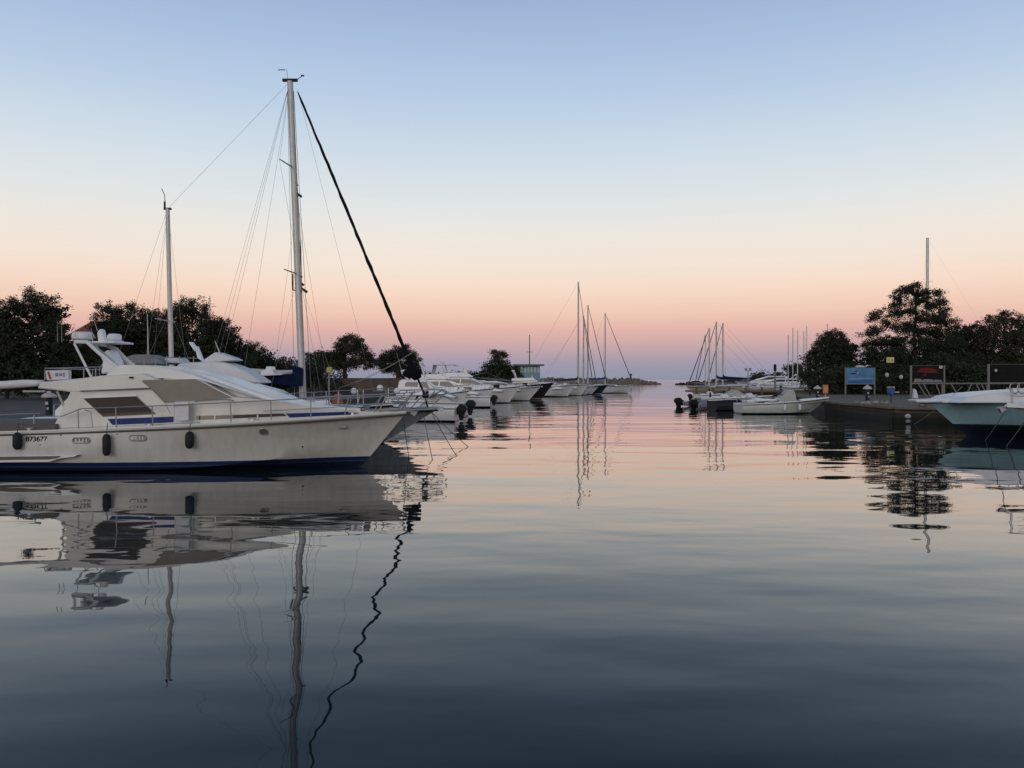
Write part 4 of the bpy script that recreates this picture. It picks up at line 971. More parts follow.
def sail_boat(label, bx, Y, L, ang, mast_px, mast_top, hm=hull_white, dm=gel_white, cover=navy_canvas, zs=.95, zb=1.25, mr=.10, seed=1, masthead=True, nsp=2, boom=True, spreader=True, far=False, stays=True):
    rnd = random.Random(seed); B = L*.3; g = thing('sailing_boat', label, 'sailing boat', place(bx, Y, L, ang), ang)
    s_, r_ = hull_shape(L, B, zs, zb, .4, L*.11, .72, 2.0, .85)
    boat_hull(g, s_, r_, hm, dm, 20)
    a, b = .28, .74
    poly = [(a*L, zs), (a*L+.1, zs+.5), (b*L-.7, zs+.42), (b*L, zs)]
    wf_ = house(g, poly, B*.30, zs, .3, dm, 'cabin', .05)
    side_panel(g, [(a*L+.5, zs+.2), (b*L-1.0, zs+.18), (b*L-1.1, zs+.32), (a*L+.5, zs+.36)], wf_, glass_dark, 'window', .012)
    # mast: local position of the wanted screen column
    mx = L*.56; root = Vector(g.location); d = Vector((math.cos(ang), math.sin(ang), 0))
    # solve x so that the mast stands at column mast_px
    lo, hi = .15*L, .85*L
    best = min(((abs(512+F*(root+d*(lo+(hi-lo)*i/60)).x/(root+d*(lo+(hi-lo)*i/60)).y-mast_px), lo+(hi-lo)*i/60) for i in range(61)))
    mx = best[1]; my = (root+d*mx).y; zt = WZ(mast_top, my)
    mb = MB(); p0 = Vector((mx, 0, zs+.4)); p1 = Vector((mx, 0, zt)); mb.path([p0, p1], [mr, mr*.8], 8); ms_ = mb.build('mast', alu, g, smooth='auto')
    if spreader:
        q = MB()
        for f in ([.38, .7] if nsp == 2 else [.5]):
            p = p0.lerp(p1, f)
            for s in (-1, 1): q.tube(p, p+Vector((-.1, s*L*.075, 0)), .03, .02, 5)
        q.build('spreaders', alu, ms_)
    st = MB(); wr_ = .012 if stays else .005
    fs0 = Vector((L-.15, 0, zb+.1)); st.tube(p1, (.1, 0, zs+.5), wr_, n=4)
    for s in (-1, 1):
        st.path([p1, p0.lerp(p1, .7)+Vector((-.1, s*L*.075, 0)), (mx-.2, s*B*.46, zs)], wr_, 4)
    st.build('rigging', wire, g)
    if stays: fu = MB(); fu.path([p1, p1.lerp(fs0, .1), p1.lerp(fs0, .9), fs0], [.02, .05, .08, .03], 6); fu.build('furled_headsail', mat('dark_sail_cover', (.04, .04, .05), .85), g)
    if boom:
        bb = MB(); bz = zs+1.35; bb.tube((mx, 0, bz), (max(.6, mx-L*.36), 0, bz+.05), .07, n=6); bo_ = bb.build('boom', alu, g)
        cc = MB(); xe = max(.6, mx-L*.36); cc.path([(mx+.05, 0, bz+1.0), (mx-.1, 0, bz+.4), (mx-.8, 0, bz+.22), ((mx+xe)/2, 0, bz+.16), (xe+.1, 0, bz+.1)], [.10, .22, .22, .19, .12], 8); cc.build('sail_cover', cover, bo_, smooth=True)
    rail(g, s_, .05, .99, .55, 5, r=.013, mid=False)
    return g
def open_boat(label, sx, Y, L, ang, hm=hull_white, dm=gel_white, zs=.6, zb=.85, motor=1, console=True, cover=None, inner=deck_grey, name='open_motorboat', eng=black, em=1.0, cat='motorboat'):
    """sx: screen column of the stern"""
    B = L*.36; g = thing(name, label, cat, (WX(sx, Y), Y, 0), ang)
    s_, r_ = hull_shape(L, B, zs, zb, .25, L*.22, .88, 2.2, .9, ch=.08)
    boat_hull(g, s_, r_, hm, inner, 20, deck_drop=.22, rubr=.03)
    gw = MB()
    for s in (-1, 1): gw.path([(s_(i/20)[0], s*max(.01, s_(i/20)[1]-.05), s_(i/20)[2]) for i in range(21)], .07, 6)
    gw.box((.05, 0, zs), (.12, B*.85, .08)); gw.build('gunwale', dm, g)
    fdk = MB(); rows = []
    for i in range(9):
        t = .66+.34*i/8; x, b, z = s_(t); rows.append([(x, -b, z), (x, 0, z+.10*(1-((t-.66)/.34))+.02), (x, b, z)])
    fdk.grid(rows); fdk.build('foredeck', dm, g)
    if console:
        c = MB(); c.prism([(L*.42, zs-.2), (L*.43, zs+.42), (L*.50, zs+.5), (L*.56, zs+.25), (L*.57, zs-.2)], -B*.2, B*.2); c.build('console', dm, g, bevel=.03)
        wsn = MB(); wsn.quad((L*.50, -B*.2, zs+.48), (L*.50, B*.2, zs+.48), (L*.46, B*.17, zs+.8), (L*.46, -B*.17, zs+.8)); wsn.build('windscreen', glass_dark, g)
        st = MB(); st.box((L*.30, 0, zs), (.5, B*.5, .4)); st.build('seat', dm, g, bevel=.04)
    if cover is not None:
        cm = MB(); cm.prism([(L*.12, zs), (L*.2, zs+.35), (L*.45, zs+.75), (L*.62, zs+.35), (L*.75, zs+.12), (L*.75, zs)], -B*.40, B*.40); cm.build('boat_cover', cover, g, bevel=.1)
    for k in range(motor):
        outboard(g, -.02, (k-(motor-1)/2)*.5, zs-.02, em, -1, eng)
    return g

GM = 'white boats moored along the left shore'
# near group right of the forestay
open_boat('white open boat with black outboard facing the channel, nearest past the grey bow', 457, 50.2, 5.4, R(172), hm=hull_white, zs=.85, zb=1.0, em=1.1)
open_boat('small white boat under pale tent frame with black outboard, second past the grey bow', 466, 57, 5.6, R(170), hm=hull_white, zs=.95, zb=1.1, console=False, cover=white_canvas, em=1.2)
tf = thing('awning_frame', 'pale blue triangular awning on a small white boat', 'awning', (WX(440, 55), 56.5, .95))
q = MB(); q.prism([(-1.0, .45), (0, .95), (1.1, .50), (1.1, .44), (0, .88), (-1.0, .39)], -.8, .8); q.build('canvas', mat('pale_blue_canvas', (.22, .34, .40), .8), tf)
q = MB()
for x in (-.95, 1.05):
    for y in (-.7, .7): q.tube((x, y, 0), (x, y, .45), .025)
q.build('frame', steel, tf)
motor_yacht('white cabin cruiser behind the thick black forestay foot', 468, 66, 6.8, R(-8), zs=1.15, zb=1.7, cab=1.5, fly=0, seed=2)
motor_yacht('white cruiser with long low cabin, right of the sail bag', 494, 78, 8.6, R(-7), zs=1.2, zb=1.8, cab=1.45, fly=1, seed=3)
open_boat('small white day boat with twin dark outboards below the big white cruiser', 491, 76.5, 5.6, R(176), hm=hull_white, zs=.95, zb=1.15, motor=2, em=1.1)
motor_yacht('flybridge yacht with cluttered radar arch left of the low tree', 520, 90, 10.5, R(-6), zs=1.3, zb=1.9, cab=1.6, fly=1, seed=4, canvas=white_canvas)
motor_yacht('white cruiser with cream gunwale and long raked bow beside the black bow', 541, 99, 13, R(-7), zs=1.25, zb=1.8, cab=1.3, fly=0, seed=5, hm=hull_white, dm=gel_cream)
motor_yacht('black hulled yacht with white deck and sharply raked bow', 554, 107, 14, R(-7), zs=1.35, zb=2.25, cab=1.1, fly=0, seed=6, hm=hull_black)
motor_yacht('low white yacht right of the black bow, under the pale blue building', 576, 124, 11.5, R(-5), zs=1.2, zb=1.9, cab=1.2, fly=1, seed=7)
motor_yacht('white motor yacht left of the tallest far mast', 589, 133, 11, R(-5), zs=1.2, zb=1.9, cab=1.0, fly=0, seed=8, radar=False)
sail_boat('sailing boat with the tallest mast of the far left group and dark sail cover', 594, 138, 13, R(-4), 578, 282, cover=mat('black_cover', (.02, .02, .03), .9), zs=1.1, zb=1.5, mr=.16, seed=1)
sail_boat('white sailing boat with the shortest mast of the far left group', 598, 142, 11, R(-4), 583.5, 316, zs=1.0, zb=1.3, mr=.13, seed=2, boom=False)
sail_boat('navy hulled sailing boat with white stripe and plumb bow', 608, 144, 12, R(-4), 588, 305, hm=hull_navy, zs=1.25, zb=1.75, mr=.14, seed=3, boom=False)
sail_boat('white sailing boat with blue sail cover, furthest right of the left moorings', 634, 158, 11, R(2), 605, 313, cover=mat('blue_cover', (.02, .06, .22), .85), zs=1.25, zb=1.6, mr=.14, seed=4)

# right side
ob = open_boat('white open motorboat with tall grey windshield cover and green waterline moored bow to the quay', 738, 61.5, 7.1, R(2), hm=hull_open, zs=.74, zb=1.22, motor=0, console=True)
q = MB(); q.prism([(2.9, .7), (3.05, 1.15), (3.9, 1.9), (4.25, 1.75), (4.45, .8)], -.55, .55); q.build('console_cover', mat('grey_cover', (.42, .43, .42), .85, bump=.05, bscale=4), ob, bevel=.08)
q = MB(); q.prism([(1.1, .95), (2.7, 1.02), (2.7, 1.12), (1.1, 1.06)], -.95, .95); q.box((.9, 0, .95), (.8, 1.2, .2)); q.box((1.6, .3, 1.05), (.5, .9, .3)); q.build('seat_locker', gel_white, ob, bevel=.03)
q = MB(); q.path([(.4, -1.0, .85), (.2, -1.05, 1.2), (.5, -1.0, 1.4)], .03, 5); q.path([(.1, -.5, .8), (.05, -.5, 1.35), (.05, .5, 1.35), (.1, .5, .8)], .025, 5); q.build('stern_frame', steel, ob)
fender(WX(785, 60.2), 60.25, .75, .5, .10, 'small pale fender amidships on the white open motorboat', white_canvas)
fender(WX(800, 60.3), 60.35, .78, .5, .10, 'small pale fender nearest the bow of the white open motorboat', white_canvas)
open_boat('small dark navy boat beside the stern of the white motorboat', 712, 67.5, 4.2, R(25), hm=hull_mat('hull_dark_blue', (.012, .015, .028), [(.05, (.01, .01, .01))], .4, .1), zs=.75, zb=.9, motor=0, console=False, inner=black, dm=navy_p)
def dinghy(label, sx, Y, L, ang):
    g = thing('inflatable_dinghy', label, 'dinghy', (WX(sx, Y), Y, 0), ang)
    t = MB(); r = .24; pts = [(0, -.65, .28), (L*.7, -.65, .30), (L*.92, -.35, .38), (L, 0, .44), (L*.92, .35, .38), (L*.7, .65, .30), (0, .65, .28)]
    t.path(pts, [r*.7, r, r, r, r, r, r*.7], 10); t.build('tube', grey_inflatable, g, smooth=True)
    f = MB(); f.zprism([(.1, -.6), (L*.7, -.6), (L*.9, 0), (L*.7, .6), (.1, .6)], .12, .2); f.box((.1, 0, .35), (.06, 1.1, .4)); f.box((L*.4, 0, .5), (.25, 1.2, .04)); f.build('floor', deck_grey, g)
    outboard(g, .05, 0, .62, 1.3, -1); return g
dinghy('grey inflatable dinghy with black outboard, furthest out on the right moorings', 681, 77.5, 3.0, R(20))
dinghy('grey inflatable dinghy with black outboard, beside the dark navy boat', 696, 71, 3.2, R(28))
open_boat('small pale boat behind the two inflatable dinghies', 704, 82, 4.6, R(10), hm=hull_white, zs=.7, zb=.9, motor=0, console=True)
sail_boat('beige sailing boat with long raked forestay, first on the right of the harbour mouth', 687, 122, 12, R(176), 709, 328, hm=hull_beige, dm=beige, zs=1.3, zb=1.6, mr=.13, seed=5, boom=False)
sail_boat('beige sailing boat with navy sail cover, second on the right of the harbour mouth', 696, 128, 12, R(176), 716, 322, hm=hull_beige, dm=beige, zs=1.3, zb=1.7, mr=.15, seed=6)
sail_boat('pale sailing boat with high navy boom cover, third on the right of the harbour mouth', 706, 134, 12, R(176), 722.5, 323, hm=hull_white, zs=1.4, zb=1.8, mr=.15, seed=7)
sail_boat('thin masted sailing boat with slanting stay at the left of the right moorings', 694, 150, 10, R(176), 705, 334, hm=hull_white, zs=1.2, zb=1.5, mr=.08, seed=8, boom=False)
motor_yacht('white motor yacht with low sloping cabin behind the right pier', 736, 165, 12, R(178), zs=1.8, zb=2.2, cab=1.6, fly=0, seed=9)
motor_yacht('long white motor yacht half hidden by the right pier', 742, 150, 12, R(178), zs=1.5, zb=2.0, cab=1.4, fly=0, seed=10)
FM = [(788, 335), (793, 328), (797.5, 330), (804, 331), (806.5, 326)]
words = ['leftmost', 'second from the left', 'middle', 'second from the right', 'rightmost']
for i, (px, py) in enumerate(FM):
    sail_boat('pale sailing boat, %s of five left of the round bush' % words[i], px-13, 128+i*4, 9.5, R(177), px, py, hm=hull_beige if i % 2 else hull_white, zs=1.2, zb=1.5, mr=.09, seed=20+i, boom=(i == 2), spreader=False, stays=False, cover=mat('grey_cover2', (.2, .2, .2), .9))
sail_boat('sailing boat hidden by the round bush, only its mast top showing', 812, 135, 9.5, R(177), 827, 324, zs=1.2, zb=1.5, mr=.10, seed=30, boom=False, stays=False)
sail_boat('tall masted sailing boat hidden behind the pine', 892, 122, 19, R(178), 926.5, 238, zs=1.3, zb=1.9, mr=.26, seed=31, boom=False, stays=False)
sail_boat('sailing boat hidden behind the pine, with shorter mast', 915, 130, 13, R(178), 939, 288, zs=1.3, zb=1.7, mr=.15, seed=32, boom=False)

# teal yacht at right
OTY = 37.0; TL = 14.0; TX = WX(926, OTY)
ty = thing('motor_yacht', 'pale teal hulled yacht with white deck and bow platform at the right edge', 'yacht', (TX+TL, OTY, 0), math.pi)
sht, rgt = hull_shape(TL, 4.1, 1.60, 1.66, .5, 1.9, .93, 2.3, .93, ch=.3)
boat_hull(ty, sht, rgt, hull_teal, gel_white, 30, rub=gel_white, rubr=.07)
def t2(l, Y=35.6): return [(TX+TL-(a-512)*Y/F, HC-(b-HY)*Y/F) for a, b in l]
bp_ = MB(); q = t2([(911, 399.6), (935, 398.6), (962, 397.6), (962, 402), (913, 402.6)], OTY); bp_.prism(q, -.42, .42); bp_.build('bow_platform', gel_white, ty, bevel=.06)
wft = house(ty, t2([(958, 403), (968, 397), (985, 394), (1024, 391), (1060, 389), (1100, 372), (1160, 368), (1230, 368), (1230, 403)]), 1.5, 1.6, .35, gel_white, 'cabin', .06)
side_panel(ty, t2([(1085, 380), (1105, 371), (1200, 369), (1200, 382)]), wft, glass_dark, 'window', .02)
rk_ = MB()
for k in range(4):
    c = t2([(1010+k*7, 388)])[0]; rk_.path([(c[0]+.22*math.cos(a*.45)*1.0, 1.72+.04*k, c[1]+.24*math.sin(a*.45)) for a in range(14)], .022, 5, closed=True)
rk_.build('fender_rack', steel, ty)
rail(ty, sht, .30, .62, .5, 5, r=.016, mid=False)
anr = MB(); c = t2([(923, 404)], OTY)[0]; anr.ell((c[0], 0, c[1]-.05), (.26, .12, .10), 8, 6); anr.tube((c[0]-.9, 0, c[1]+.08), (c[0]+.2, 0, c[1]-.02), .035); anr.build('anchor', steel, ty)
# nearer boat bow at right edge
OEY = 26.5; EL = 11; EX = WX(1007, OEY)
ey = thing('motor_yacht', 'bow of a white motor yacht with navy hull entering at the right edge', 'yacht', (EX+EL, OEY, 0), math.pi)
she, rge = hull_shape(EL, 3.6, 1.5, 1.78, .5, 4.2, .93, 2.2, .93, ch=.3)
boat_hull(ey, she, rge, hull_mat('hull_navy_white_band', (.60, .62, .65), [(.1, (.01, .01, .02)), (1.45, (.014, .02, .05))], .3), gel_white, 26, rub=gel_white, rubr=.06)
house(ey, [(2.0, 1.5), (2.2, 2.6), (5.5, 2.7), (7.0, 1.95), (9.2, 1.75), (9.4, 1.5)], 1.35, 1.5, .2, gel_white, 'cabin')
rail(ey, she, .5, .985, .55, 6)
aq = MB(); aq.tube((EL-.6, 0, 1.75), (EL+.35, 0, 1.66), .04); aq.prism([(EL+.05, 1.64), (EL+.3, 1.68), (EL+.2, 1.5)], -.07, .07); aq.build('anchor', steel, ey)

# ------------------------------------------------------------ mooring lines
def rope(p0, p1, sag, label, r=.014, m=rope_m, group=None):
    p0, p1 = Vector(p0), Vector(p1); mb = MB()
    mb.path([tuple((p0.lerp(p1, i/14)-p0)-Vector((0, 0, sag*4*(i/14)*(1-i/14)))) for i in range(15)], r, 5)
    return single('mooring_rope', mb, m, label, 'rope', tuple(p0), group=group)
def wp(px, py): Y = HC*F/(py-HY); return (WX(px, Y), Y, -.05)
rope((EX-.05, OEY, 1.6), wp(985, 440), .05, 'pale mooring line from the right edge bow, left of the two')
rope((EX+.5, OEY-.5, 1.6), wp(1006, 446), .05, 'pale mooring line from the right edge bow, right of the two', .018)
rope(wp(913, 424), (TX+1.0, OTY-1.2, 2.3), .12, 'mooring line from the white buoy up to the teal yacht rail', .016)
kb = (OKX+KL-.3, OKY, 1.3)
rope(kb, wp(470, 447), .05, 'dark mooring line from the grey bow reaching furthest into the channel', .014, darkrope)
rope(kb, wp(458, 457), .05, 'dark mooring line from the grey bow, middle one', .014, darkrope)
rope((OKX+KL-.6, OKY-.2, 1.3), wp(433, 461), .05, 'dark mooring line from the grey bow, nearest the cream yacht', .014, darkrope)
rope((OX+LB-.1, OY, 1.5), (WX(409, 27), 27, -.05), .02, 'thin dark line dropping from the cream yacht bow', .010, darkrope)
hb_ = Vector((OKX+KL-1.2, OKY-.3, 1.35))
rope(kp(418, 355-8+0, 0)[0:1] + (0, 0) if False else (OKX+kp(415, 350)[0], OKY, kp(415, 350)[2]), (OKX+kp(360, 383)[0], OKY-1, kp(360, 383)[2]), .1, 'pale sheet line running back from the furled headsail, upper one', .009)
rope((OKX+kp(414, 352)[0], OKY, kp(414, 352)[2]), (OKX+kp(345, 388)[0], OKY-1.2, kp(345, 388)[2]), .1, 'pale sheet line running back from the furled headsail, lower one', .009)

# ------------------------------------------------------------ right quay furniture
def pedestal(px, Y, label, z=QZ, h=1.25):
    g = thing('lamp_pedestal', label, 'pedestal', (WX(px, Y), Y, z), 0, 'white capped service pedestals')
    MB().lathe([(.20, 0), (.20, .06), (.16, .08), (.16, h*.72), (.13, h*.74), (.13, h*.80)], n=12).build('body', navy_p, g, smooth='auto')
    MB().lathe([(.34, h*.78), (.36, h*.83), (.30, h*.92), (.18, h*.98), (.10, h), (.10, h*1.06), (.03, h*1.08)], n=14).build('cap', white_p, g, smooth='auto')
    q = MB(); q.box((-.02, -.17, h*.52), (.14, .03, .14)); q.box((.03, -.17, h*.28), (.10, .03, .12)); q.build('socket_box', white_p, g)
    return g
pedestal(867.5, 67, 'white capped navy pedestal in front of the blue billboard', h=1.25)
pedestal(817.5, 75, 'white capped navy pedestal at the bow of the white motorboat', h=1.15)
pedestal(781, 118, 'white capped pedestal on the far pier', z=.6, h=1.5)
g = pedestal(49, 40.5, 'white capped navy pedestal on the left quay behind the cream yacht', z=QZ, h=1.1)
ox_ = thing('life_ring_cabinet', 'orange life ring cabinet beside the pedestal by the round bush', 'cabinet', (WX(825.5, 78), 78, QZ))
q = MB(); q.box((0, 0, .85), (.5, .16, .85)); q.build('cabinet', orange_p, ox_, bevel=.03)
q = MB(); q.tube((0, 0, 0), (0, 0, .45), .04); q.build('post', white_p, ox_)
q = MB(); q.path([(.14*math.cos(k*.5236), -.09, .82+.2*math.sin(k*.5236)) for k in range(12)], .04, 6, closed=True); q.build('life_ring', white_p, ox_)
bn = thing('litter_bin', 'blue litter bin on a post with yellow rim, near the quay edge', 'bin', (WX(891, 62), 62, QZ))
q = MB(); q.prism([(-.22, .70), (-.26, 1.15), (.26, 1.15), (.22, .70), (0, .60)], -.17, .17); q.build('bin_body', bluebin_m, bn, bevel=.02)
q = MB(); q.box((-.17, 0, 1.20), (.18, .25, .09)); q.box((.16, 0, 1.20), (.18, .25, .09)); q.build('rim', mat('ochre', (.55, .34, .08), .6), bn)
q = MB(); q.tube((0, 0, 0), (0, 0, .65), .04); q.build('post', navy_p, bn)
q = MB(); q.box((.50, .02, .80), (.3, .05, .10)); q.tube((.2, 0, .78), (.45, 0, .80), .03); q.build('bracket', white_p, bn)
fr_m = mat('frame_grey', (.20, .20, .19), .6, spec=.2); fr_m2 = mat('frame_dark', (.10, .10, .10), .6, spec=.2)
def billboard(px0, px1, pyt, pyb, pyf, Y, label, pm, z=QZ):
    x0, x1 = WX(px0, Y), WX(px1, Y); zt, zb_, = WZ(pyt, Y), WZ(pyb, Y); w_ = x1-x0
    g = thing('billboard', label, 'billboard', (x0, Y, z))
    for xx in (0, w_): MB().box((xx, 0, (zt-z)/2), (.14, .14, zt-z)).build('post', fr_m, g)
    MB().box((w_/2, -.05, (zt+zb_)/2-z), (w_-.18, .08, zt-zb_-.1)).build('panel', pm, g)
    q = MB(); q.box((w_/2, -.06, zb_-z), (w_-.14, .12, .09)); q.build('bottom_rail', fr_m, g)
    q = MB(); q.box((w_/2, -.06, zt-z-.02), (w_-.14, .12, .05)); q.build('top_rail', fr_m2, g)
    return g, w_, zt-z, zb_-z
g, w_, zt, zb_ = billboard(845.5, 874.5, 367.5, 384, 393, 94, 'blue billboard with small boat silhouettes on white posts', board_blue)
q = MB()
q.prism([(w_*.16, zt-.62), (w_*.48, zt-.62), (w_*.44, zt-.80), (w_*.20, zt-.80)], -.112, -.1); q.prism([(w_*.22, zt-.48), (w_*.42, zt-.36), (w_*.42, zt-.48)], -.112, -.1)
q.build('boat_silhouettes', mat('silhouette_dark', (.01, .02, .06), .5), g)
q = MB(); q.prism([(w_*.36, zt-.76), (w_*.46, zt-.68), (w_*.40, zt-.55)], -.125, -.113); q.prism([(w_*.1, zb_+.62), (w_*.92, zb_+.70), (w_*.92, zb_+.66), (w_*.1, zb_+.58)], -.112, -.1); q.build('white_marks', white_p, g)
q = MB(); q.prism([(w_*.08, zb_+.1), (w_*.92, zb_+.1), (w_*.92, zb_+.52), (w_*.08, zb_+.40)], -.112, -.1); q.build('lower_band', mat('board_deep_blue', (.02, .10, .30), .5), g)
q = MB(); q.lathe([(.62, 0), (.55, .12), (.35, .22), (.05, .26)], (w_*.5, 0, zt+.02), 16, .3); q.build('crest', white_p, g)
g, w_, zt, zb_ = billboard(911, 944, 365.5, 383, 393, 76, 'dark billboard with a red parasol picture on white posts', board_dark)
q = MB(); q.prism([(w_*.15, zt-.62), (w_*.28, zt-.26), (w_*.48, zt-.20), (w_*.72, zt-.36), (w_*.82, zt-.66), (w_*.5, zt-.74)], -.105, -.092); q.prism([(w_*.32, zt-.95), (w_*.44, zt-.72), (w_*.46, zt-.98)], -.105, -.092); q.build('red_shape', mat('dull_red', (.16, .018, .02), .7, spec=.1), g)
q = MB(); q.prism([(w_*.06, zb_+.1), (w_*.94, zb_+.1), (w_*.9, zb_+.28), (w_*.1, zb_+.42)], -.105, -.092); q.build('grey_ground', mat('board_grey', (.20, .22, .26), .5), g)
q = MB(); q.ell((w_*.33, -.1, zb_+.42), (.14, .02, .18)); q.ell((w_*.68, -.1, zb_+.42), (.14, .02, .18)); q.build('black_wheels', black, g)
q = MB(); q.box((w_*.88, -.13, zt-.16), (.32, .03, .26)); q.build('notice', white_p, g)
q = MB(); q.prism([(-.0, 0), (.45, 0), (.25, .75), (.05, .95)], -.6, -.2); q.build('white_cover', white_canvas, g, bevel=.05)
g, w_, zt, zb_ = billboard(988.5, 1040, 364, 383, 393, 68, 'dark unlit billboard with pale frame at the right edge', board_dark)
q = MB(); q.ell((w_*.13, -.11, zt-.55), (.12, .02, .12)); q.build('pale_mark', white_p, g)
ys = thing('road_sign', 'small pale yellow sign hanging in the dark pine', 'sign', (WX(890, 90), 90, QZ))
q = MB(); q.tube((0, 0, 0), (0, 0, WZ(360, 90)-QZ), .05); q.build('post', black, ys)
q = MB(); q.box((0, -.06, WZ(360, 90)-QZ), (.85, .05, .62)); q.build('plate', mat('pale_yellow', (.55, .55, .30), .6), ys, bevel=.02)
q = MB(); q.box((-.15, -.09, WZ(360, 90)-QZ), (.2, .02, .12)); q.box((.18, -.09, WZ(360, 90)-QZ), (.14, .02, .2)); q.build('marks', mat('olive_mark', (.2, .2, .1), .6), ys)
for i, (px, py, lb) in enumerate([(887, 375, 'left of the pair above the blue bin'), (901, 377, 'right of the pair above the blue bin')]):
    s_ = thing('street_lamp', 'small white globe lamp on a short post, %s' % lb, 'lamp', (WX(px, 88), 88, QZ), 0, 'white globe lamps')
    zz = WZ(py, 88)-QZ; MB().tube((0, 0, 0), (0, 0, zz-.1), .04).build('post', black, s_)
    MB().ell((0, 0, zz), (.2, .2, .26), 10, 7).build('lamp_globe', white_p, s_, smooth=True)
# railing with slanted braces beside the teal yacht
rl = thing('quay_railing', 'long white railing with slanting braces behind the teal yacht', 'railing', (WX(912, 56), 56, QZ))
wR = WX(1040, 56)-WX(912, 56); zr_ = WZ(383.5, 56)-QZ
MB().tube((0, 0, zr_), (wR, 0, zr_), .055).build('top_bar', fr_m, rl)
for px, dx, dd in ((918, 11, -.0), (923, 10, 0), (936, 5, 0), (951, 9, 0), (972, -13, 0), (976, 8, 0), (981, 8, .0)):
    a = WX(px, 56)-WX(912, 56); MB().tube((a, 0, zr_), (a+dx*56/F, -.3, .1), .04).build('brace', fr_m, rl)
for px in (912, 943, 988, 1020): MB().tube((WX(px, 56)-WX(912, 56), .1, 0), (WX(px, 56)-WX(912, 56), .1, zr_+.0), .05).build('post', fr_m, rl)
# white buoys hanging at the quay wall
for px, py, r, lb in ((908, 418, .15, 'white and grey float against the dark quay wall'),):
    Y = 47; s_ = thing('mooring_buoy', lb, 'buoy', (WX(px, Y), Y, WZ(py, Y)-.35))
    MB().ell((0, 0, .45), (r*1.15, r, r*.95), 12, 8).build('float', white_p, s_, smooth=True); MB().ell((.02, 0, .15), (r, r*.9, r*.75), 12, 8).build('lower_float', mat('grey_float', (.25, .25, .25), .7), s_, smooth=True)
# rubble at the quay edge
rb_ = MB(); rnd = random.Random(9)
for i in range(16): rb_.ell((rnd.uniform(-1.2, 1.4), rnd.uniform(-.4, .4), rnd.uniform(.02, .16)), (rnd.uniform(.08, .22), rnd.uniform(.08, .2), rnd.uniform(.06, .14)), 6, 4)
o = single('rope_heap', rb_, mat('pale_rope_heap', (.30, .28, .25), .9), 'heap of pale rope on the quay edge below the middle pedestal', 'rope', (WX(869, 57), 57, QZ+.05))
# pier on the right
pier = thing('pier', 'low wooden pier with dark underside in front of the right moorings', 'pier', (30, 118, 0))
MB().box((11.5, 0, .95), (31, 3.2, .25)).build('deck', mat('pier_planks', (.16, .13, .10), .9, var=.3, scale=3), pier)
MB().box((15, -.2, .62), (24, 2.6, .42)).build('beam', rock_dark, pier)
for i in range(13): MB().tube((-3+i*2.4, -1.45, -1), (-3+i*2.4, -1.45, 1.5 if i < 5 else .9), .17, n=7).build('pile', mat('pile_wood', (.13, .11, .085), .9), pier)
pn = thing('floating_pontoon', 'grey floating pontoon behind the small right boats', 'pontoon', (WX(703, 92), 92, 0))
MB().box((6.5, 0, .28), (14.5, 2.0, .5)).build('deck', mat('pontoon_grey', (.20, .19, .18), .9), pn, bevel=.03)
for i in range(4): MB().tube((.6+i*3.8, -.95, -.5), (.6+i*3.8, -.95, 1.2), .11, n=8).build('pile', rock_dark, pn)
open_boat('small white boat with grey cover, just behind the dark navy boat', 716, 86, 4.8, R(12), zs=.75, zb=.95, motor=0, console=False, cover=mat('grey_cover', (.42, .43, .42)))
open_boat('small white console boat left of the grey pontoon', 692, 96, 4.6, R(8), zs=.75, zb=.95, motor=1, console=True, em=.9)
open_boat('low white boat behind the stern of the tall covered motorboat', 728, 80, 4.6, R(6), zs=.8, zb=1.0, motor=0, console=True)
def post_lamp(px, pyt, Y, z, label):
    g = thing('lamp_post', label, 'lamp post', (WX(px, Y), Y, z)); h = WZ(pyt, Y)-z
    MB().tube((0, 0, 0), (0, 0, h-.3), .09, .06, 6).build('post', wire, g)
    q = MB(); q.box((0, 0, h-.3), (.8, .12, .10)); q.box((-.32, 0, h-.1), (.3, .22, .35)); q.box((.32, 0, h-.1), (.3, .22, .35)); q.build('lamp_heads', mat('lamp_grey', (.25, .25, .25), .5), g); return g
post_lamp(748, 368.5, 117, 1.05, 'twin headed lamp post on the right pier')
g = thing('signal_post', 'tall dark post on the right pier, right of the twin headed lamp', 'post', (WX(775, 117), 117, 1.05))
MB().tube((0, 0, -.3), (0, 0, WZ(364, 117)-1.05), .15, .13, 7).build('post', wire, g); MB().lathe([(.22, 0), (.22, .9), (.05, 1.0)], (0, 0, WZ(371, 117)-1.05), 8).build('marker', rock_dark, g)

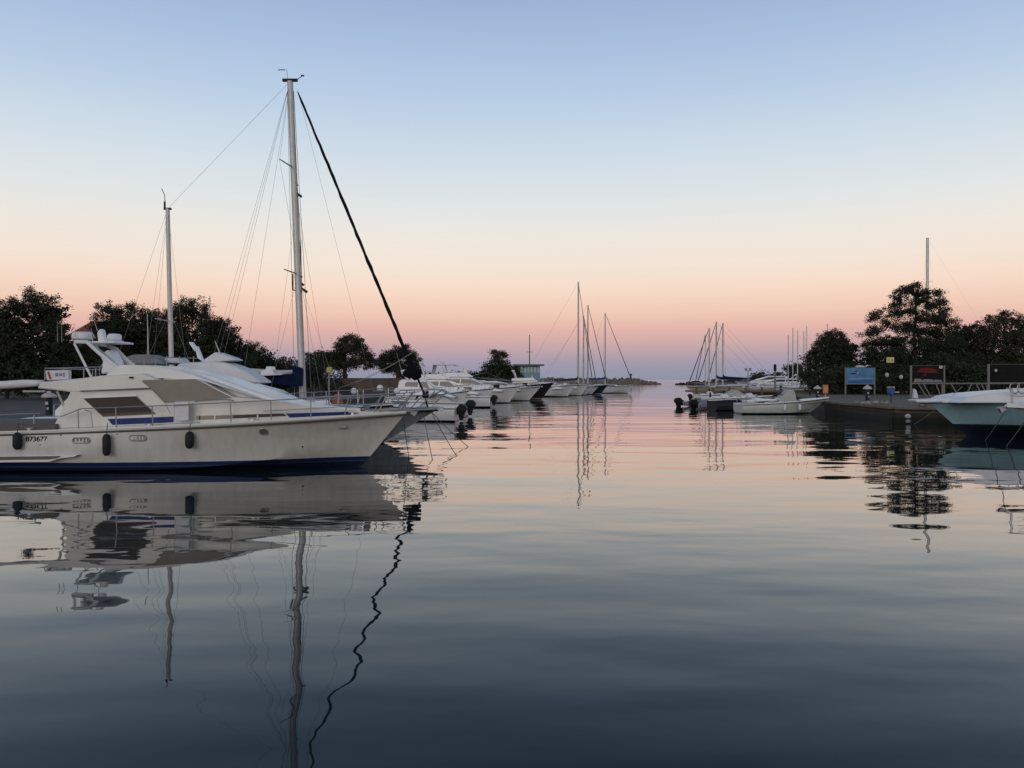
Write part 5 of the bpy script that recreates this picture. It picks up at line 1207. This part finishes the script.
# ------------------------------------------------------------ left background buildings
hb2 = thing('house', 'house with terracotta roof between the dark left trees', 'house', (WX(80, 100), 104, QZ))
zr2 = WZ(317, 100)-QZ
MB().box((0, 3, (zr2-1.9)/2), (6.2, 6, zr2-1.9)).build('wall', plaster, hb2)
q = MB(); q.add([(-3.5, -.4, zr2-2.0), (3.5, -.4, zr2-2.0), (3.2, 3, zr2), (-2.2, 3, zr2), (-3.5, 6.4, zr2-2.0), (3.5, 6.4, zr2-2.0)], [(0, 1, 2, 3), (3, 2, 5, 4), (0, 3, 4), (1, 5, 2)]); q.build('roof', terracotta, hb2)
for xx in (-1.5, 1.5): MB().box((xx, -.03, zr2-3.2), (1, .08, 1.3)).build('window', glass_dark, hb2)
bb2 = thing('harbour_office', 'pale blue flat roofed building with a row of light windows', 'building', (WX(515, 190), 190, 2.3))
wd = WX(540, 190)-WX(515, 190); zt = WZ(365.5, 190)-2.3
MB().box((wd/2, 3, zt/2), (wd, 6, zt)).build('wall', pale_blue, bb2)
MB().box((wd/2+.35, 2.6, zt+.15), (wd+1.3, 8, .32)).build('roof', mat('roof_blue', (.10, .20, .26), .6), bb2)
for i in range(7):
    wo = MB().box((.85+i*.78, -.03, zt-1.0), (.52, .08, 1.3)).build('window', pane_white, bb2)
st_ = thing('mast_pole', 'slim radio mast rising behind the pale blue building', 'mast', (WX(530, 192), 197, 2.3))
MB().tube((0, 0, 0), (0, 0, WZ(335, 197)-2.3), .16, .10, 6).build('pole', rock_dark, st_); MB().box((0, 0, WZ(352, 197)-2.3), (1.6, .1, .1)).build('crossarm', rock_dark, st_)
# thin antenna mast with crossbars above the left trees
ta = thing('tv_aerial', 'thin television aerial above the left trees', 'aerial', (WX(207, 98), 99, QZ))
q = MB(); zz = WZ(296, 99)-QZ; q.tube((0, 0, 0), (0, 0, zz), .05, n=5); q.build('pole', wire, ta)
q = MB(); q.box((0, 0, zz-1.3), (1.6, .04, .05)); q.box((0, 0, zz-1.0), (1.1, .04, .05)); q.build('crossbars', wire, ta)
# parked things on the left quay
wl2 = thing('low_wall', 'low pale wall along the left quay road', 'wall', (WX(-60, 62), 62, QZ))
MB().box((9, 0, .25), (40, .3, .5)).build('wall_body', concrete, wl2, bevel=.02) if False else bpy.data.objects.remove(wl2)
